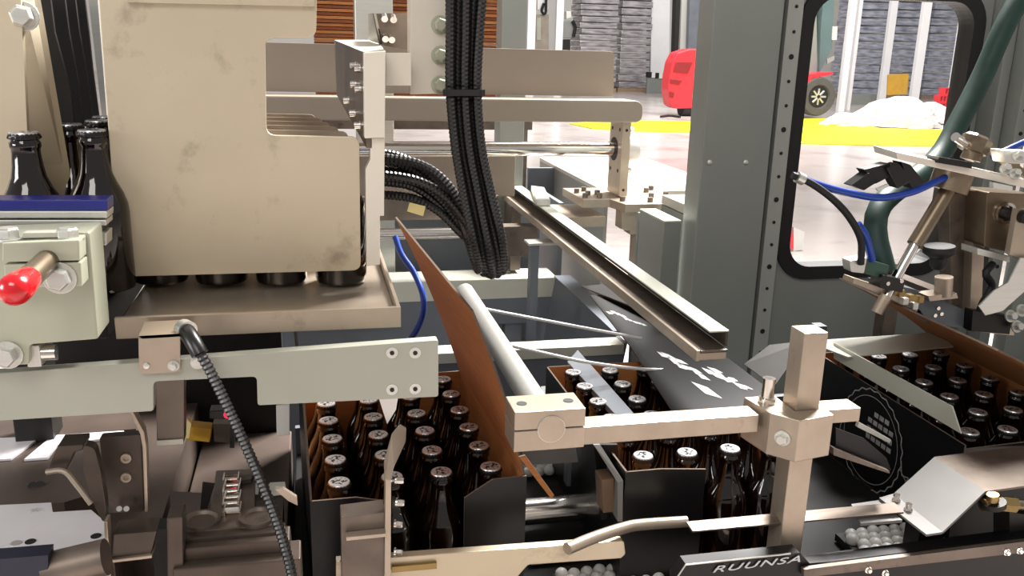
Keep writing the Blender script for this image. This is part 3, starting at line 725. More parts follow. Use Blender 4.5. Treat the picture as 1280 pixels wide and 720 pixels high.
# ================================================================== REAR FRAME (grey beams with bright tops)
t = thing('machine_chassis', 'dark grey machine frame with bright-topped cross beams behind the cartons', 'frame', (.4, 2.1, 0))
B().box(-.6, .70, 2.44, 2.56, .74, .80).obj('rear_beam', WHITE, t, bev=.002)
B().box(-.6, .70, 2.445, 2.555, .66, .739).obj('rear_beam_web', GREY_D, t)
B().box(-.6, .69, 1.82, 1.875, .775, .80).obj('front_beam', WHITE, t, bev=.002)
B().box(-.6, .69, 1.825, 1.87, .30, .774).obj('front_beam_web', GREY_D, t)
B().box(-.6, .45, 2.45, 2.47, .10, .66).obj('frame_panel', GREY_D, t)
B().box(.62, .70, 2.45, 2.47, .10, .66).obj('frame_panel', GREY_D, t)
B().box(-.6, .70, 2.66, 2.68, .10, .97).obj('back_sheet', GREY_D, t)
B().box(.47, .476, 2.446, 2.452, .10, .66).obj('edge_strip', ALU, t)
B().box(.55, .60, 2.46, 2.50, .10, .66).obj('inner_post', GREY_D, t)
B().prism([V(.695, 1.84, .795), V(.695, 2.44, .80), V(.655, 2.44, .55), V(.655, 1.84, .55)], (.01, 0, 0)).obj('side_cheek', GREY_D, t)
B().box(.690, .74, 1.9, 2.44, .80, .806).obj('side_flange', GREY_D, t)

# ================================================================== WIRES, HOSE
o = B().tube([onY(588, 383, 1.38), onY(640, 393, 1.38), onY(720, 408, 1.38), onY(802, 423, 1.40)], .0028, 8).obj('feeler_wire', WPLAST, smooth=True); tag(o, 'upper pale feeler wire sticking out beside the kraft flap', 'wire')
o = B().tube([onY(622, 428, 1.30), onY(665, 438, 1.30), onY(730, 452, 1.30), onY(800, 461, 1.32), onY(866, 463, 1.34)], .0030, 8).obj('feeler_wire', WPLAST, smooth=True); tag(o, 'lower curved pale feeler wire ending above the middle carton', 'wire')
o = B().tube([onY(494, 296, 1.52), onY(502, 318, 1.5), onY(518, 342, 1.48), onY(529, 372, 1.45), onY(526, 400, 1.45), onY(512, 424, 1.45), onY(490, 440, 1.55), onY(480, 452, 1.816)], .0055, 10).obj('air_hose', BLUEH, smooth=True); tag(o, 'thin blue air hose curving beside the tray', 'hose')

# ================================================================== FOREGROUND STAND WITH CLAMPED RODS
SY = .905
t = thing('stand_post', 'square steel stand post in front of the cartons', 'post', (.6, .92, 0))
a, c = onY(1003, 414, SY), onY(1029, 414, SY)
SX0, SX1 = .572, .604
B().box(SX0, SX1, SY, SY + .032, .2, onY(1003, 417, SY).z).obj('post_tube', STEEL_W, t, bev=.0015)
# clamp block at the crossing
ck = thing('cross_clamp', 'welded steel clamp block joining the post and the tube', 'clamp', (.6, .90, .95))
zt, zb = onY(1000, 520, .888).z, onY(1000, 571, .888).z
B().prism([V(.560, .875, zt), V(.612, .885, zt), V(.612, .903, zt), V(.536, .903, zt)], (0, 0, zb - zt)).obj('front_block', STEEL_W, ck, bev=.001)
B().prism([V(.536, .904, zt), V(.570, .904, zt), V(.570, .955, zt), V(.528, .955, zt)], (0, 0, zb - zt)).obj('side_block', STEEL_W, ck, bev=.001)
B().hexbolt((.549, .935, zt), (0, 0, 1), .008, .026, socket=True).obj('tall_bolt', CHROME, ck, smooth=True)
B().hexbolt((.548, .888, (zt + zb) / 2), (-.7, -.7, 0), .0072, .008).obj('side_bolt', ALU, ck)
tb = thing('cross_tube', 'horizontal square steel tube held by the stand post', 'tube', (.45, .95, 1.0))
zc0, zc1 = onY(732, 556, .912).z, onY(732, 534, .912).z
B().box(.30, .527, .912, .942, zc0, zc1).obj('tube_arm', STEEL_W, tb, bev=.001)
B().box(.606, .668, .912, .942, zc0 + .004, zc1).obj('tube_end', STEEL_W, tb, bev=.001)
rc = thing('rod_clamp', 'split clamp block gripping the round rod at the tube end', 'clamp', (.26, .92, .99))
x0, x1 = onY(643, 535, .905).x, onY(731, 535, .905).x
zT, zM, zB = onY(690, 513, .905).z, onY(690, 536, .905).z, onY(690, 562, .905).z
uh = B().box(x0, x1, .905, .955, zM + .0006, zT).obj('upper_half', STEEL_W, rc, bev=.001)
B().box(x0, x1, .905, .955, zB, zM - .0006).obj('lower_half', STEEL_W, rc, bev=.001)
xc = onY(689, 535, .905).x
for x in (x0 + .014, x1 - .014): B().cyl((x, .93, zT), (x, .93, zT + .0006), .0062, 18).obj('screw_hole', RUBBER, uh)
ro = thing('clamped_rod', 'thick round steel rod running back from the split clamp', 'rod', (xc, 1.2, zM))
B().cyl((xc, .9035, zM), (xc, 1.50, zM + .0), 0.0165, 32).obj('rod_body', ALU, ro, smooth=True)
B().cyl((xc, .9030, zM), (xc, .9036, zM), .0158, 32).obj('rod_end', STEEL_W, ro)

# bottom beam in front of the left carton
t = thing('front_beam', 'cream steel beam with slotted cut-out below the left carton', 'beam', onY(600, 720, .93))
P = [onY(x, y, .935) for x, y in ((420, 702), (780, 676), (782, 693), (776, 698), (660, 706), (646, 722), (640, 780), (420, 800))]
B().prism(rnd(P, [0, .004, .003, 0, .004, .006, 0, 0]), (0, .012, 0)).obj('beam_plate', STEEL, t, bev=.0008)
slabY([(490, 709), (546, 704), (546, 711), (490, 716)], .930, .005).obj('ridge', BRASS, t)
B().box(.05, .09, .947, .96, .55, .80).obj('beam_foot', STEEL_D, t)
# upright paddle with arm
t = thing('upright_paddle', 'thin upright metal paddle with twisted tip before the left carton', 'paddle', onY(485, 720, .90))
B().prism(rnd([onY(x, y, .90) for x, y in ((482, 600), (489, 600), (488, 790), (480, 790))], 0), (0, .02, 0)).obj('stem', STEEL_W, t, bev=.0006)
P = [onY(481, 601, .90), onY(489, 600, .90), onY(492, 585, .905), onY(507, 552, .93), onY(508, 535, .935), onY(500, 530, .93), onY(490, 542, .915), onY(480, 578, .90)]
sheet(P, .0035, .002).obj('paddle_tip', STEEL_W, t)
slabY([(433, 672), (482, 667), (482, 671), (433, 676)], .895, .012).obj('arm', STEEL_W, t)
for (x, y) in ((494, 600), (495, 628), (493, 655), (493, 690)): B().hexbolt(onY(x, y, .915), (1, -.3, 0), .004, .008).obj('stem_bolt', CHROME, t)
slabY([(426, 647), (481, 640), (481, 790), (428, 790)], .908, .03).obj('mount_block', STEEL_D, t, bev=.001)

# things under and between the left and middle cartons
o = B().cyl((.285, 1.16, .775), (.405, 1.16, .775), .020, 28).obj('steel_roller', CHROME, smooth=True); tag(o, 'polished horizontal roller between the left and middle cartons', 'roller')
t = thing('profile_bar', 'silver extruded profile bar below the roller', 'profile', (.34, 1.06, .745))
for k in range(3): B().box(.285, .385, 1.065 + .016 * k, 1.078 + .016 * k, .7445, .752 + .004 * (k % 2)).obj('profile_rib', ALU, t, bev=.001)
t = thing('divider_arm', 'bent dark sheet arm between the two front cartons', 'bracket', (.39, 1.1, .75))
P = [onY(742, 556, 1.02), onY(750, 556, 1.02), onY(779, 601, .99), onY(778, 652, .98), onY(772, 652, .98), onY(772, 603, .99)]
B().prism(P, (.002, .05, 0)).obj('bent_strip', STEEL_G, t)
slabY([(752, 600), (768, 598), (770, 640), (754, 642)], 1.0, .03).obj('brown_block', M('brown_phenolic', (96, 74, 56), .5, 0, .2, 12), t, bev=.002)
slabY([(742, 556), (772, 556), (778, 640), (752, 650)], 1.06, .006).obj('dark_sheet', DARK, t)
slabY([(652, 563), (719, 558), (723, 578), (655, 582)], 1.12, .05).obj('rough_block', STEEL_G, t, bev=.001)
t = thing('carton_guide', 'flat grey guide bar along the left side of the middle carton', 'guide', (.378, 1.3, .86))
B().prism([onZ(709, 452, .915), onZ(722, 437, .915), onZ(792, 516, .915), onZ(770, 519, .915)], (0, 0, -.01)).obj('guide_bar', GREY_D, t, bev=.001)
B().box(.374, .380, 1.2, 1.22, .79, .905).obj('guide_foot', GREY_D, t)
o = slabZ([(676, 483), (708, 480), (712, 500), (682, 504)], .80, .04).obj('rear_block', GREY); tag(o, 'small grey block behind the white rod clamp', 'block')

# side guide with bent nose
t = thing('side_guide', 'grey side guide strip with bent round nose before the middle carton', 'guide', onY(850, 660, .95))
P = [onY(709, 686, .90), onY(740, 673, .92), onY(776, 661, .94), onY(800, 656, .95), onY(858, 652, .952)]
B().tube(P, .0075, 12).obj('nose_rod', STEEL_W, t, smooth=True)
a, b_, c, d = onZ(858, 652, .878), onZ(1118, 628, .878), onZ(1130, 640, .872), onZ(866, 664, .872)
sheet([a, b_, c, d], .003).obj('guide_strip', STEEL_D, t)
B().box(.607, .627, .958, .975, .745, .866).obj('guide_foot', DARK, t)

# front base rail on the right with outlined logo panel
t = thing('front_base_rail', 'black front rail with outlined lettering at the bottom edge', 'rail', onY(1000, 720, .90))
P = [onY(845, 722, .87), onY(858, 706, .87), onY(1000, 691, .87), onY(1012, 704, .87), onY(1040, 702, .87), onY(1320, 666, .87), onY(1320, 800, .87), onY(845, 800, .87)]
B().prism(P, (0, .02, 0)).obj('rail_face', CARD_B, t)
P2 = [onY(845, 724, .8695), onY(857, 706, .8695), onY(988, 692, .8695)]
B().tube(P2, .0012, 6, smooth=False).obj('outline', ALU, t)
P = [onY(1005, 712, .862), onY(1320, 672, .862), onY(1320, 686, .862), onY(1005, 722, .862)]
B().prism(P, (0, .007, 0)).obj('pale_ledge', STEEL_D, t)
for (x, y) in ((1085, 712), (1106, 716), (1258, 690), (1274, 688)): B().hexbolt(onY(x, y, .862), (0, -1, 0), .0035, .004).obj('rail_screw', CHROME, t)
cu = bpy.data.curves.new('lettering', 'FONT'); cu.body = 'RUUNSA'; cu.size = .022; cu.extrude = .0004; cu.shear = .35; cu.space_character = 1.15
tmp = bpy.data.objects.new('lettering_tmp', cu); COL.objects.link(tmp)
me = bpy.data.meshes.new_from_object(tmp.evaluated_get(bpy.context.evaluated_depsgraph_get())); bpy.data.objects.remove(tmp)
me.materials.clear(); me.materials.append(PRINT); lt = bpy.data.objects.new('lettering', me); COL.objects.link(lt); lt.parent = t
pa, pb = onY(889, 716, .868), onY(1000, 702, .868)
ex = (pb - pa).normalized(); ez = V(0, -1, 0).cross(ex).normalized() if False else ex.cross(V(0, 1, 0)).normalized() * -1
if ez.z < 0: ez = -ez
sc = (pb - pa).length / max(v.co.x for v in me.vertices)
R = Matrix((ex * sc, ez * .55, V(0, -1, 0))).transposed().to_4x4()
lt.matrix_local = Matrix.Translation(pa - t.location) @ R

# ================================================================== RIGHT: PLOW SHEET, CARTON SEAL, BENT PLATE
t = thing('plow_sheet', 'bent pale sheet plow guiding the right carton', 'guide', (.95, 1.4, .9))
zp = .952
A_, B_, C_, D_ = onZ(1008, 426, zp), onZ(1172, 415, zp), onZ(1192, 433, zp), onZ(1060, 446, zp)
sheet([A_, B_, C_, D_], .002).obj('top_leaf', WHITE, t)
sheet([onX(1042, 428, .903), onX(1190, 508, .903), onX(1201, 542, .903), onX(1042, 448, .903)], .002).obj('side_leaf', WHITE, t)
sheet([onY(1008, 426, 1.42), onY(962, 431, 1.45), onY(930, 455, 1.44), onY(968, 483, 1.38)], .002).obj('slope_leaf', STEEL_G, t)
B().box(.95, .97, 1.46, 1.485, .745, .945).obj('plow_foot', GREY_D, t)
# seal printed on the left wall of the right carton
def seal(parent):
    ca = V(math.cos(math.radians(-1)), math.sin(math.radians(-1)), 0); yd = V(math.sin(math.radians(1)), math.cos(math.radians(1)), 0)
    o0 = V(.908, .995, BZ); nx = -ca
    def S(u, w): return o0 + yd * u + V(0, 0, w) + nx * .0006
    cu_, cw, R1 = .215, .082, .088
    b = B()
    for R_, wd_, am in ((R1, .0022, .0018), (R1 - .012, .0012, 0)):
        N = 96
        ring = []
        for i in range(N):
            a = 2 * math.pi * i / N; r = R_ + am * math.sin(a * 24); ring.append((r, a))
        vs = []; fs = []
        for r, a in ring: vs += [S(cu_ + r * math.cos(a), cw + r * math.sin(a)), S(cu_ + (r - wd_) * math.cos(a), cw + (r - wd_) * math.sin(a))]
        for i in range(N): j = (i + 1) % N; fs.append((2 * i, 2 * j, 2 * j + 1, 2 * i + 1))
        b.add(vs, fs)
    b.obj('seal_ring', SEAL, parent)
    b = B()
    for r in range(4):
        for k in range(5 - (r == 0) * 2):
            u0 = cu_ - .058 + .0145 * k + (r == 0) * .014; w0 = cw + .044 - .0145 * r
            b.add([S(u0, w0), S(u0 + .0115, w0), S(u0 + .0115, w0 + .0085), S(u0, w0 + .0085)], [(0, 1, 2, 3)])
    b.obj('seal_lettering', SEAL, parent)
    b = B()
    for (p, q) in (((.128, .085), (.122, .062)), ((.122, .062), (.105, .066)), ((.105, .066), (.112, .052)), ((.112, .052), (.100, .050)), ((.100, .050), (.128, .070))):
        a, c = S(*p), S(*q); d = (c - a).normalized(); w = nx.cross(d) * .0009
        b.add([a - w, a + w, c + w, c - w], [(0, 1, 2, 3)])
    b.obj('seal_ribbon', SEAL, parent)
seal(cC)
t = thing('bent_guide_plate', 'bent grey steel plate with two bolts at lower right', 'plate', (.85, .95, .8))
zf = .87
q = [onZ(1099, 622, zf), onZ(1117, 617, zf), onZ(1178, 660, zf), onZ(1158, 668, zf)]
up0 = onY(1168, 571, .98); up1 = up0 + V(-.0016, -.1017, 0)
sheet([onZ(1117, 617, zf), up0, up1, onZ(1178, 665, zf)], .003).obj('slope_leaf', STEEL_G, t)
sheet([onZ(1099, 622, zf), onZ(1117, 617, zf), onZ(1178, 665, zf), onZ(1158, 668, zf)], .003).obj('foot_leaf', STEEL_G, t)
sheet([up0, V(up0.x + .32, up0.y + .02, up0.z), V(up1.x + .32, up1.y + .02, up1.z), up1], .003).obj('top_leaf', STEEL_D, t)
for (x, y) in ((1120, 626), (1135, 638)): B().hexbolt(onZ(x, y, zf), (0, 0, 1), .0042, .008, socket=True).obj('leaf_bolt', CHROME, t, smooth=True)
B().box(.80, .84, .93, .96, .66, .862).obj('plate_foot', DARK, t)
sheet([onZ(1064, 630, .866), onZ(1100, 625, .866), onZ(1128, 650, .866), onZ(1076, 654, .866)], .004).obj('shim', STEEL_G, t)
f_ = thing('air_fitting', 'brass air fitting with a pivot bolt beside the bent plate', 'fitting', onY(1250, 640, .88))
B().cyl(onY(1228, 631, .875), onY(1250, 629, .875), .0085, 20).obj('fitting_body', BRASS, f_, smooth=True)
B().cyl(onY(1250, 629, .875), onY(1268, 631, .875), .0105, 6).obj('hex_nut', BRASS, f_)
B().tube([onY(1268, 631, .875), onY(1285, 632, .875), onY(1320, 640, .88)], .007, 12).obj('rod', BRONZE, f_, smooth=True)
B().cyl(onY(1241, 626, .87), onY(1241, 618, .87), .0075, 16).obj('pivot_bolt', BRASS, f_, smooth=True)
B().cyl(onY(1241, 632, .873), onY(1241, 626, .873), .016, 24).obj('pivot_disc', DARK, f_, smooth=True)
B().prism([onY(1262, 640, .885), onY(1320, 650, .885), onY(1320, 720, .885), onY(1262, 720, .885)], (0, .03, 0)).obj('fitting_mount', DARK, f_)

# low spatula between stand and right carton
t = thing('wire_guard', 'thin bent dark guard blade beside the stand post', 'guard', onY(1080, 580, .95))
sheet([onY(1042, 560, .93), onY(1112, 589, .93), onY(1112, 592, .93), onY(1042, 569, .93)], .01).obj('blade', STEEL_D, t)
sheet([onY(1074, 528, 1.0), onY(1114, 550, 1.0), onY(1112, 554, 1.0), onY(1072, 534, 1.0)], .006).obj('upper_blade', ALU, t)
slabY([(1045, 535), (1080, 548), (1108, 572), (1114, 588), (1045, 568)], .945, .002).obj('dark_web', CARD_B, t)

# print on the middle carton's folded flap: slanted strokes of lettering
def flap_print():
    def P(x, y, lift=.0008):
        # cut the sight line with the flap plane z = .922 + (y-1.16)*.038
        d = ray(x, y); k = (.922 - 1.16 * .038 + lift - CAM_H) / (d.z - .038 * d.y); return CP + d * k
    b = B(); rs = random.Random(3)
    def stroke(x, y, l, w, a):
        dx, dy = math.cos(a) * l, math.sin(a) * l; nx, ny = -math.sin(a) * w, math.cos(a) * w
        b.add([P(x, y), P(x + dx * .5 - nx * .5, y + dy * .5 - ny * .5), P(x + dx, y + dy), P(x + dx * .5 + nx, y + dy * .5 + ny)], [(0, 1, 2, 3)])
    for k in range(11): stroke(822 + k * 4.6 + rs.uniform(-2, 2), 438 + k * 2.4 + rs.uniform(-1, 3), rs.uniform(14, 24), rs.uniform(1.6, 3.2), .48 + rs.uniform(-.12, .1))
    for k in range(11): stroke(878 + k * 4.4 + rs.uniform(-2, 2), 456 + k * 2.2 + rs.uniform(-1, 4), rs.uniform(14, 24), rs.uniform(1.6, 3.4), .44 + rs.uniform(-.14, .1))
    b.obj('printed_lettering', PRINT, cB); b = B()
    b.add([P(864, 477), P(884, 484), P(903, 498), P(882, 492)], [(0, 1, 2, 3)])
    b.obj('printed_mark', PRINT, cB); b = B()
    for k in range(9): stroke(757 + k * 5.4, 387 + k * 2.1 + rs.uniform(-1, 2), rs.uniform(8, 13), rs.uniform(1.2, 2.2), .36)
    b.obj('printed_lettering', PRINT, cB)
flap_print()

# ================================================================== RIGHT: SENSOR ARM DEVICE
DY = 1.24
t = thing('jointed_sensor_stand', 'jointed steel sensor arm with inclined plate at the right edge', 'machine arm', onY(1220, 420, DY))
def sl(name, pts, Y, th, mat, r=0., bev=.0008, par=None): return slabY(pts, Y, th, r).obj(name, mat, par or t, bev=bev)
a, b_, c, d = onY(1120, 190, 1.20), onY(1330, 236, 1.20), onY(1330, 246, 1.20), onY(1122, 199, 1.20)
B().prism([a, b_, c, d], (0, .06, .004)).obj('inclined_plate', IVORY, t, bev=.001)
B().cyl(onY(1194, 212, 1.24), onY(1184, 238, 1.24), .031, 28).obj('rod_collar', BRONZE, t, smooth=True)
B().cyl(onY(1187, 234, 1.24), onY(1143, 306, 1.225), .0125, 20).obj('rod_sleeve', BRONZE, t, smooth=True)
B().cyl(onY(1145, 302, 1.226), onY(1097, 389, 1.21), .0082, 18).obj('slim_rod', CHROME, t, smooth=True)
B().cyl(onY(1108, 369, 1.208), onY(1096, 391, 1.208), .0098, 18).obj('rod_tip', STEEL_W, t, smooth=True)
B().cyl(onY(1213, 200, 1.24), onY(1222, 176, 1.24), .016, 22).obj('neck', BRONZE, t, smooth=True)
B().rev(onY(1209, 199, 1.24), onY(1226, 166, 1.24) - onY(1209, 199, 1.24), [(.012, 0), (.012, .012), (.024, .014), (.024, .036), (.020, .040)], 8).obj('hex_collar', BRONZE, t)
B().cyl(onY(1210, 181, 1.235), onY(1194, 171, 1.225), .0075, 14).obj('side_bolt', CHROME, t, smooth=True)
sl('link_arm', [(1226, 176), (1234, 174), (1284, 214), (1280, 222)], 1.24, .02, BRONZE)
sl('black_pad', [(1174, 196), (1215, 203), (1215, 211), (1174, 204)], 1.19, .03, BLACKP)
sl('upright_post', [(1186, 243), (1216, 236), (1216, 408), (1190, 404)], 1.30, .03, STEEL_D)
sl('upright_post', [(1218, 238), (1234, 240), (1226, 408), (1212, 408)], 1.28, .03, STEEL_W)
sl('dark_channel', [(1216, 244), (1240, 246), (1232, 400), (1212, 400)], 1.33, .02, DARK)
mb = sl('motor_box', [(1234, 240), (1300, 244), (1300, 312), (1262, 316), (1230, 308)], 1.25, .07, BRONZE, .006)
B().rev(onY(1256, 266, 1.249), (0, -1, 0), [(.018, 0), (.018, .006), (.013, .006), (.013, .002)], 26).obj('motor_ring', CHROME, mb)
B().cyl(onY(1262, 268, 1.248), onY(1285, 272, 1.20), .011, 18).obj('motor_plug', DARK, mb, smooth=True)
sl('white_block', [(1242, 228), (1266, 233), (1266, 239), (1242, 235)], 1.19, .01, WPLAST)
sl('bright_shelf', [(1222, 310), (1262, 320), (1262, 328), (1222, 318)], 1.24, .04, ALU)
B().rev(onY(1174, 313, 1.235), V(.1, 0, -1), [(.012, -.008), (.024, -.008), (.0265, -.002), (.025, .004), (.014, .012), (.013, .026), (.009, .032)], 26).obj('black_knob', RUBBER, t, smooth=True)
B().cyl(onY(1180, 346, 1.235), onY(1179, 369, 1.235), .0145, 20).obj('spool', STEEL_W, t, smooth=True)
sl('spool_base', [(1160, 370), (1196, 366), (1198, 373), (1162, 377)], 1.225, .03, STEEL_W)
sl('lower_beam', [(1098, 352), (1145, 362), (1212, 390), (1212, 412), (1160, 404), (1150, 388), (1098, 366)], 1.25, .03, GREY_D)
sl('sensor_carrier', [(1068, 348), (1104, 360), (1148, 385), (1146, 390), (1100, 368), (1066, 354)], 1.215, .03, STEEL_W)
for (x, y) in ((1126, 366), (1138, 372), (1150, 374), (1131, 376), (1143, 382)):
    p = onY(x, y, 1.21); B().box(p.x - .006, p.x + .004, 1.205, 1.217, p.z - .006, p.z + .006).obj('valve_block', ALU if x % 2 else BRASS, t, bev=.001)
sl('sensor_body', [(1084, 324), (1112, 332), (1108, 350), (1080, 342)], 1.205, .025, M('green_sensor', (44, 74, 62), .4, 0, .2, 20))
sl('sensor_head', [(1062, 326), (1084, 322), (1080, 342), (1064, 340)], 1.203, .022, ALU, .003)
sl('black_block', [(1104, 344), (1132, 350), (1128, 366), (1100, 360)], 1.195, .03, BLACKP, .002)
for (x, y) in ((1109, 354), (1126, 351), (1172, 385), (1176, 392), (1168, 394)): B().cyl(onY(x, y, 1.195 if x < 1150 else 1.25), onY(x, y, 1.195 if x < 1150 else 1.25) + V(0, -.003, 0), .0034, 12).obj('cap_screw', CHROME, t)
# silver hook plate
hp = [onY(1226, 384, 1.20), onY(1240, 362, 1.21), onY(1252, 350, 1.22), onY(1262, 318, 1.23), onY(1290, 318, 1.23), onY(1282, 360, 1.21), onY(1262, 392, 1.19), onY(1240, 398, 1.19)]
b = B(); n = V(0, 1, 0); b.prism([V(p.x, 1.205, p.z) for p in hp], (0, .003, 0)); b.obj('hook_plate', ALU, t, bev=.001)
sl('hook_stem', [(1262, 318), (1272, 262), (1285, 258), (1300, 330), (1286, 330)], 1.215, .012, STEEL_W)
sl('dark_bracket', [(1216, 388), (1266, 396), (1262, 418), (1214, 414)], 1.23, .02, DARK)
sl('base_tab', [(1212, 404), (1268, 412), (1268, 420), (1212, 414)], 1.26, .05, STEEL_W)
B().tube([onY(1241, 330, 1.25), onY(1232, 342, 1.24), onY(1240, 358, 1.24), onY(1228, 380, 1.24), onY(1222, 400, 1.24)], .0065, 10).obj('black_lead', RUBBER, t, smooth=True)
for (x, y) in ((1262, 395), (1276, 388), (1270, 408)): B().hexbolt(onY(x, y, 1.22), (0, -1, .3), .008, .010).obj('joint_nut', ALU, t)
for (x, y) in ((1272, 196), (1256, 212), (1268, 218)): B().hexbolt(onY(x, y, 1.195), (-.4, -1, .5), .0065, .012).obj('joint_nut', ALU, t)
sl('rear_block', [(1254, 188), (1310, 190), (1310, 206), (1258, 204)], 1.20, .03, ALU, .002)
pa = onY(1205, 400, 1.30); B().box(pa.x, pa.x + .03, 1.52, 1.55, 0, pa.z + .05).obj('floor_post', STEEL_D, t)
B().box(pa.x, pa.x + .03, 1.30, 1.55, pa.z - .0, pa.z + .03).obj('floor_link', STEEL_D, t)

# hoses of the arm
t = thing('corrugated_hose', 'thick dark green hose coming down from the upper right', 'hose', onY(1170, 195, 1.4))
B().tube([onY(1330, -90, 1.45), onY(1265, 15, 1.42), onY(1228, 95, 1.40), onY(1200, 150, 1.38), onY(1176, 192, 1.36), onY(1150, 218, 1.33), onY(1118, 240, 1.30), onY(1098, 262, 1.27), onY(1094, 290, 1.25), onY(1100, 318, 1.235), onY(1106, 340, 1.225)], .0185, 18).obj('hose', GREENH, t, smooth=True)
t = thing('blue_air_line', 'bright blue air line looping left of the sensor arm', 'hose', onY(1100, 330, 1.2))
B().tube([onY(993, 219, 1.20), onY(1020, 230, 1.2), onY(1056, 240, 1.2), onY(1100, 247, 1.2), (onY(1140, 240, 1.21)), onY(1172, 226, 1.22), onY(1200, 214, 1.24)], .0058, 12).obj('upper_line', BLUEH, t, smooth=True)
B().tube([onY(1072, 280, 1.2), onY(1082, 296, 1.2), onY(1090, 325, 1.205)], .0062, 12).obj('lower_line', BLUEH, t, smooth=True)
B().tube([onY(1240, 196, 1.30), onY(1262, 186, 1.30), onY(1320, 160, 1.32)], .006, 12).obj('rear_line', BLUEH, t, smooth=True)
o = B().tube([onY(990, 219, 1.195), onY(1012, 228, 1.19), onY(1040, 248, 1.19), onY(1062, 272, 1.19), onY(1076, 300, 1.195), onY(1076, 330, 1.2)], .0056, 12).obj('black_hose', RUBBER, smooth=True); tag(o, 'glossy black hose arching down to the sensor head', 'hose')
t = thing('plug_cluster', 'cluster of black plugs tied above the blue air line', 'connector', onY(1100, 240, 1.2))
for pts in (((1064, 232), (1086, 216), (1096, 228), (1080, 238)), ((1080, 212), (1112, 204), (1122, 216), (1094, 230)), ((1108, 210), (1124, 204), (1140, 226), (1122, 236)), ((1126, 202), (1138, 206), (1156, 228), (1140, 236))):
    slabY(list(pts), 1.205 + random.uniform(0, .012), .022, .002).obj('plug', BLACKP, t, bev=.001)
slabY([(1096, 236), (1110, 230), (1112, 233), (1098, 239)], 1.198, .004).obj('white_sleeve', WPLAST, t)
o = B().cyl(onY(996, 221, 1.193), onY(1004, 225, 1.193), .0085, 14).obj('hose_clip', ALU, smooth=True); tag(o, 'pale fitting where the blue and black hoses join', 'fitting')

# ================================================================== LOWER LEFT MACHINERY
t = thing('pusher_bed', 'bright milled steel bed plate behind the lower left bracket', 'plate', (-.35, 1.25, .8))
b = slabZ([(-60, 550), (52, 545), (14, 573), (-60, 578)], .90, .003); b.obj('bed_plate', MILLED, t)
slabZ([(66, 544), (155, 538), (153, 545), (72, 556), (60, 572), (30, 574)], .90, .003).obj('bed_plate', MILLED, t)
slabZ([(-80, 506), (170, 500), (170, 536), (-80, 556)], .8965, .02).obj('rear_sheet', BEDM, t)
slabZ([(-80, 556), (170, 546), (170, 600), (80, 628), (-80, 640)], .8965, .03).obj('middle_step', BEDM, t)
for (x, y) in ((41, 608), (50, 607)): B().cyl(onZ(x, y, .8966), onZ(x, y, .8975), .006, 12).obj('bolt_hole', RUBBER, t)
B().box(-.6, -.2, 1.04, 1.45, .661, .866).obj('bed_support', BEDM, t)
t = thing('near_slide_plate', 'bright steel slide plate with bolt holes at lower left corner', 'plate', (-.35, .95, .8))
B().prism(rnd([onZ(x, y, .935) for x, y in ((-60, 634), (64, 628), (66, 640), (114, 637), (134, 654), (132, 674), (62, 691), (-60, 699))], .001), (0, 0, -.022)).obj('slide_plate', MILLED, t, bev=.001)
for (x, y, m) in ((38, 677, RUBBER), (120, 670, RUBBER), (20, 679, ALU)):
    p = onZ(x, y, .9352); B().cyl(p - V(0, 0, .002), p + V(0, 0, .0004), .0055, 18).obj('bolt_hole', m, t)
B().prism([onY(-60, 704, .82), onY(60, 694, .82), onY(60, 780, .82), onY(-60, 790, .82)], (0, .02, 0)).obj('front_face', M('blue_black_face', (38, 40, 56), .4, .2, .2, 8), t)
B().cyl(onY(58, 714, .835), onY(133, 696, .835), .018, 24).obj('dark_roll', STEEL_D, t, smooth=True)
B().box(-.42, -.22, .90, .98, .605, .912).obj('slide_support', BEDM, t)
t = thing('forked_bracket', 'worn forked bracket with curved finger at lower left', 'bracket', onY(120, 720, .86))
sl2 = lambda n, pts, Y, th, m, r=0.: slabY(pts, Y, th, r).obj(n, m, t, bev=.0008)
sl2('arm_plate', [(58, 588), (72, 558), (104, 556), (104, 562), (92, 566), (82, 589)], .905, .03, STEEL_B)
b = B().tube([onY(58, 590, .895), onY(80, 589, .893), onY(96, 606, .89), (onY(114, 630, .885))], .0030, 8); b.obj('bent_wire', STEEL_W, t)
sl2('curved_finger', [(104, 556), (118, 560), (126, 590), (132, 630), (133, 652), (128, 652), (112, 622), (104, 590)], .885, .014, STEEL_B, .004)
sl2('long_strip', [(130, 652), (134, 652), (139, 725), (139, 790), (133, 790)], .872, .016, STEEL_W)
sl2('holed_plate', [(124, 547), (176, 543), (180, 640), (134, 642)], .93, .012, STEEL_B, .003)
for y in (572, 596): B().rev(onY(158, y, .93), (0, -1, 0), [(.0055, 0), (.0055, .003), (.003, .003), (.003, .001)], 16).obj('ring_bolt', STEEL_W, t)
sl2('edge_strip', [(162, 516), (166, 514), (180, 540), (183, 560), (185, 640), (181, 640), (178, 560), (175, 543)], .915, .014, STEEL_W)
sl2('small_step', [(142, 668), (196, 664), (188, 694), (139, 700)], .88, .03, STEEL_B)
sl2('step_rim', [(139, 700), (190, 694), (190, 698), (139, 704)], .876, .03, STEEL_W)
B().box(-.19, -.165, .945, .97, .605, .92).obj('bracket_foot', DARK, t)
for (x, y) in ((149, 636), (158, 636), (151, 664)): B().cyl(onY(x, y, .925), onY(x, y, .920), .003, 10).obj('pin', CHROME, t)

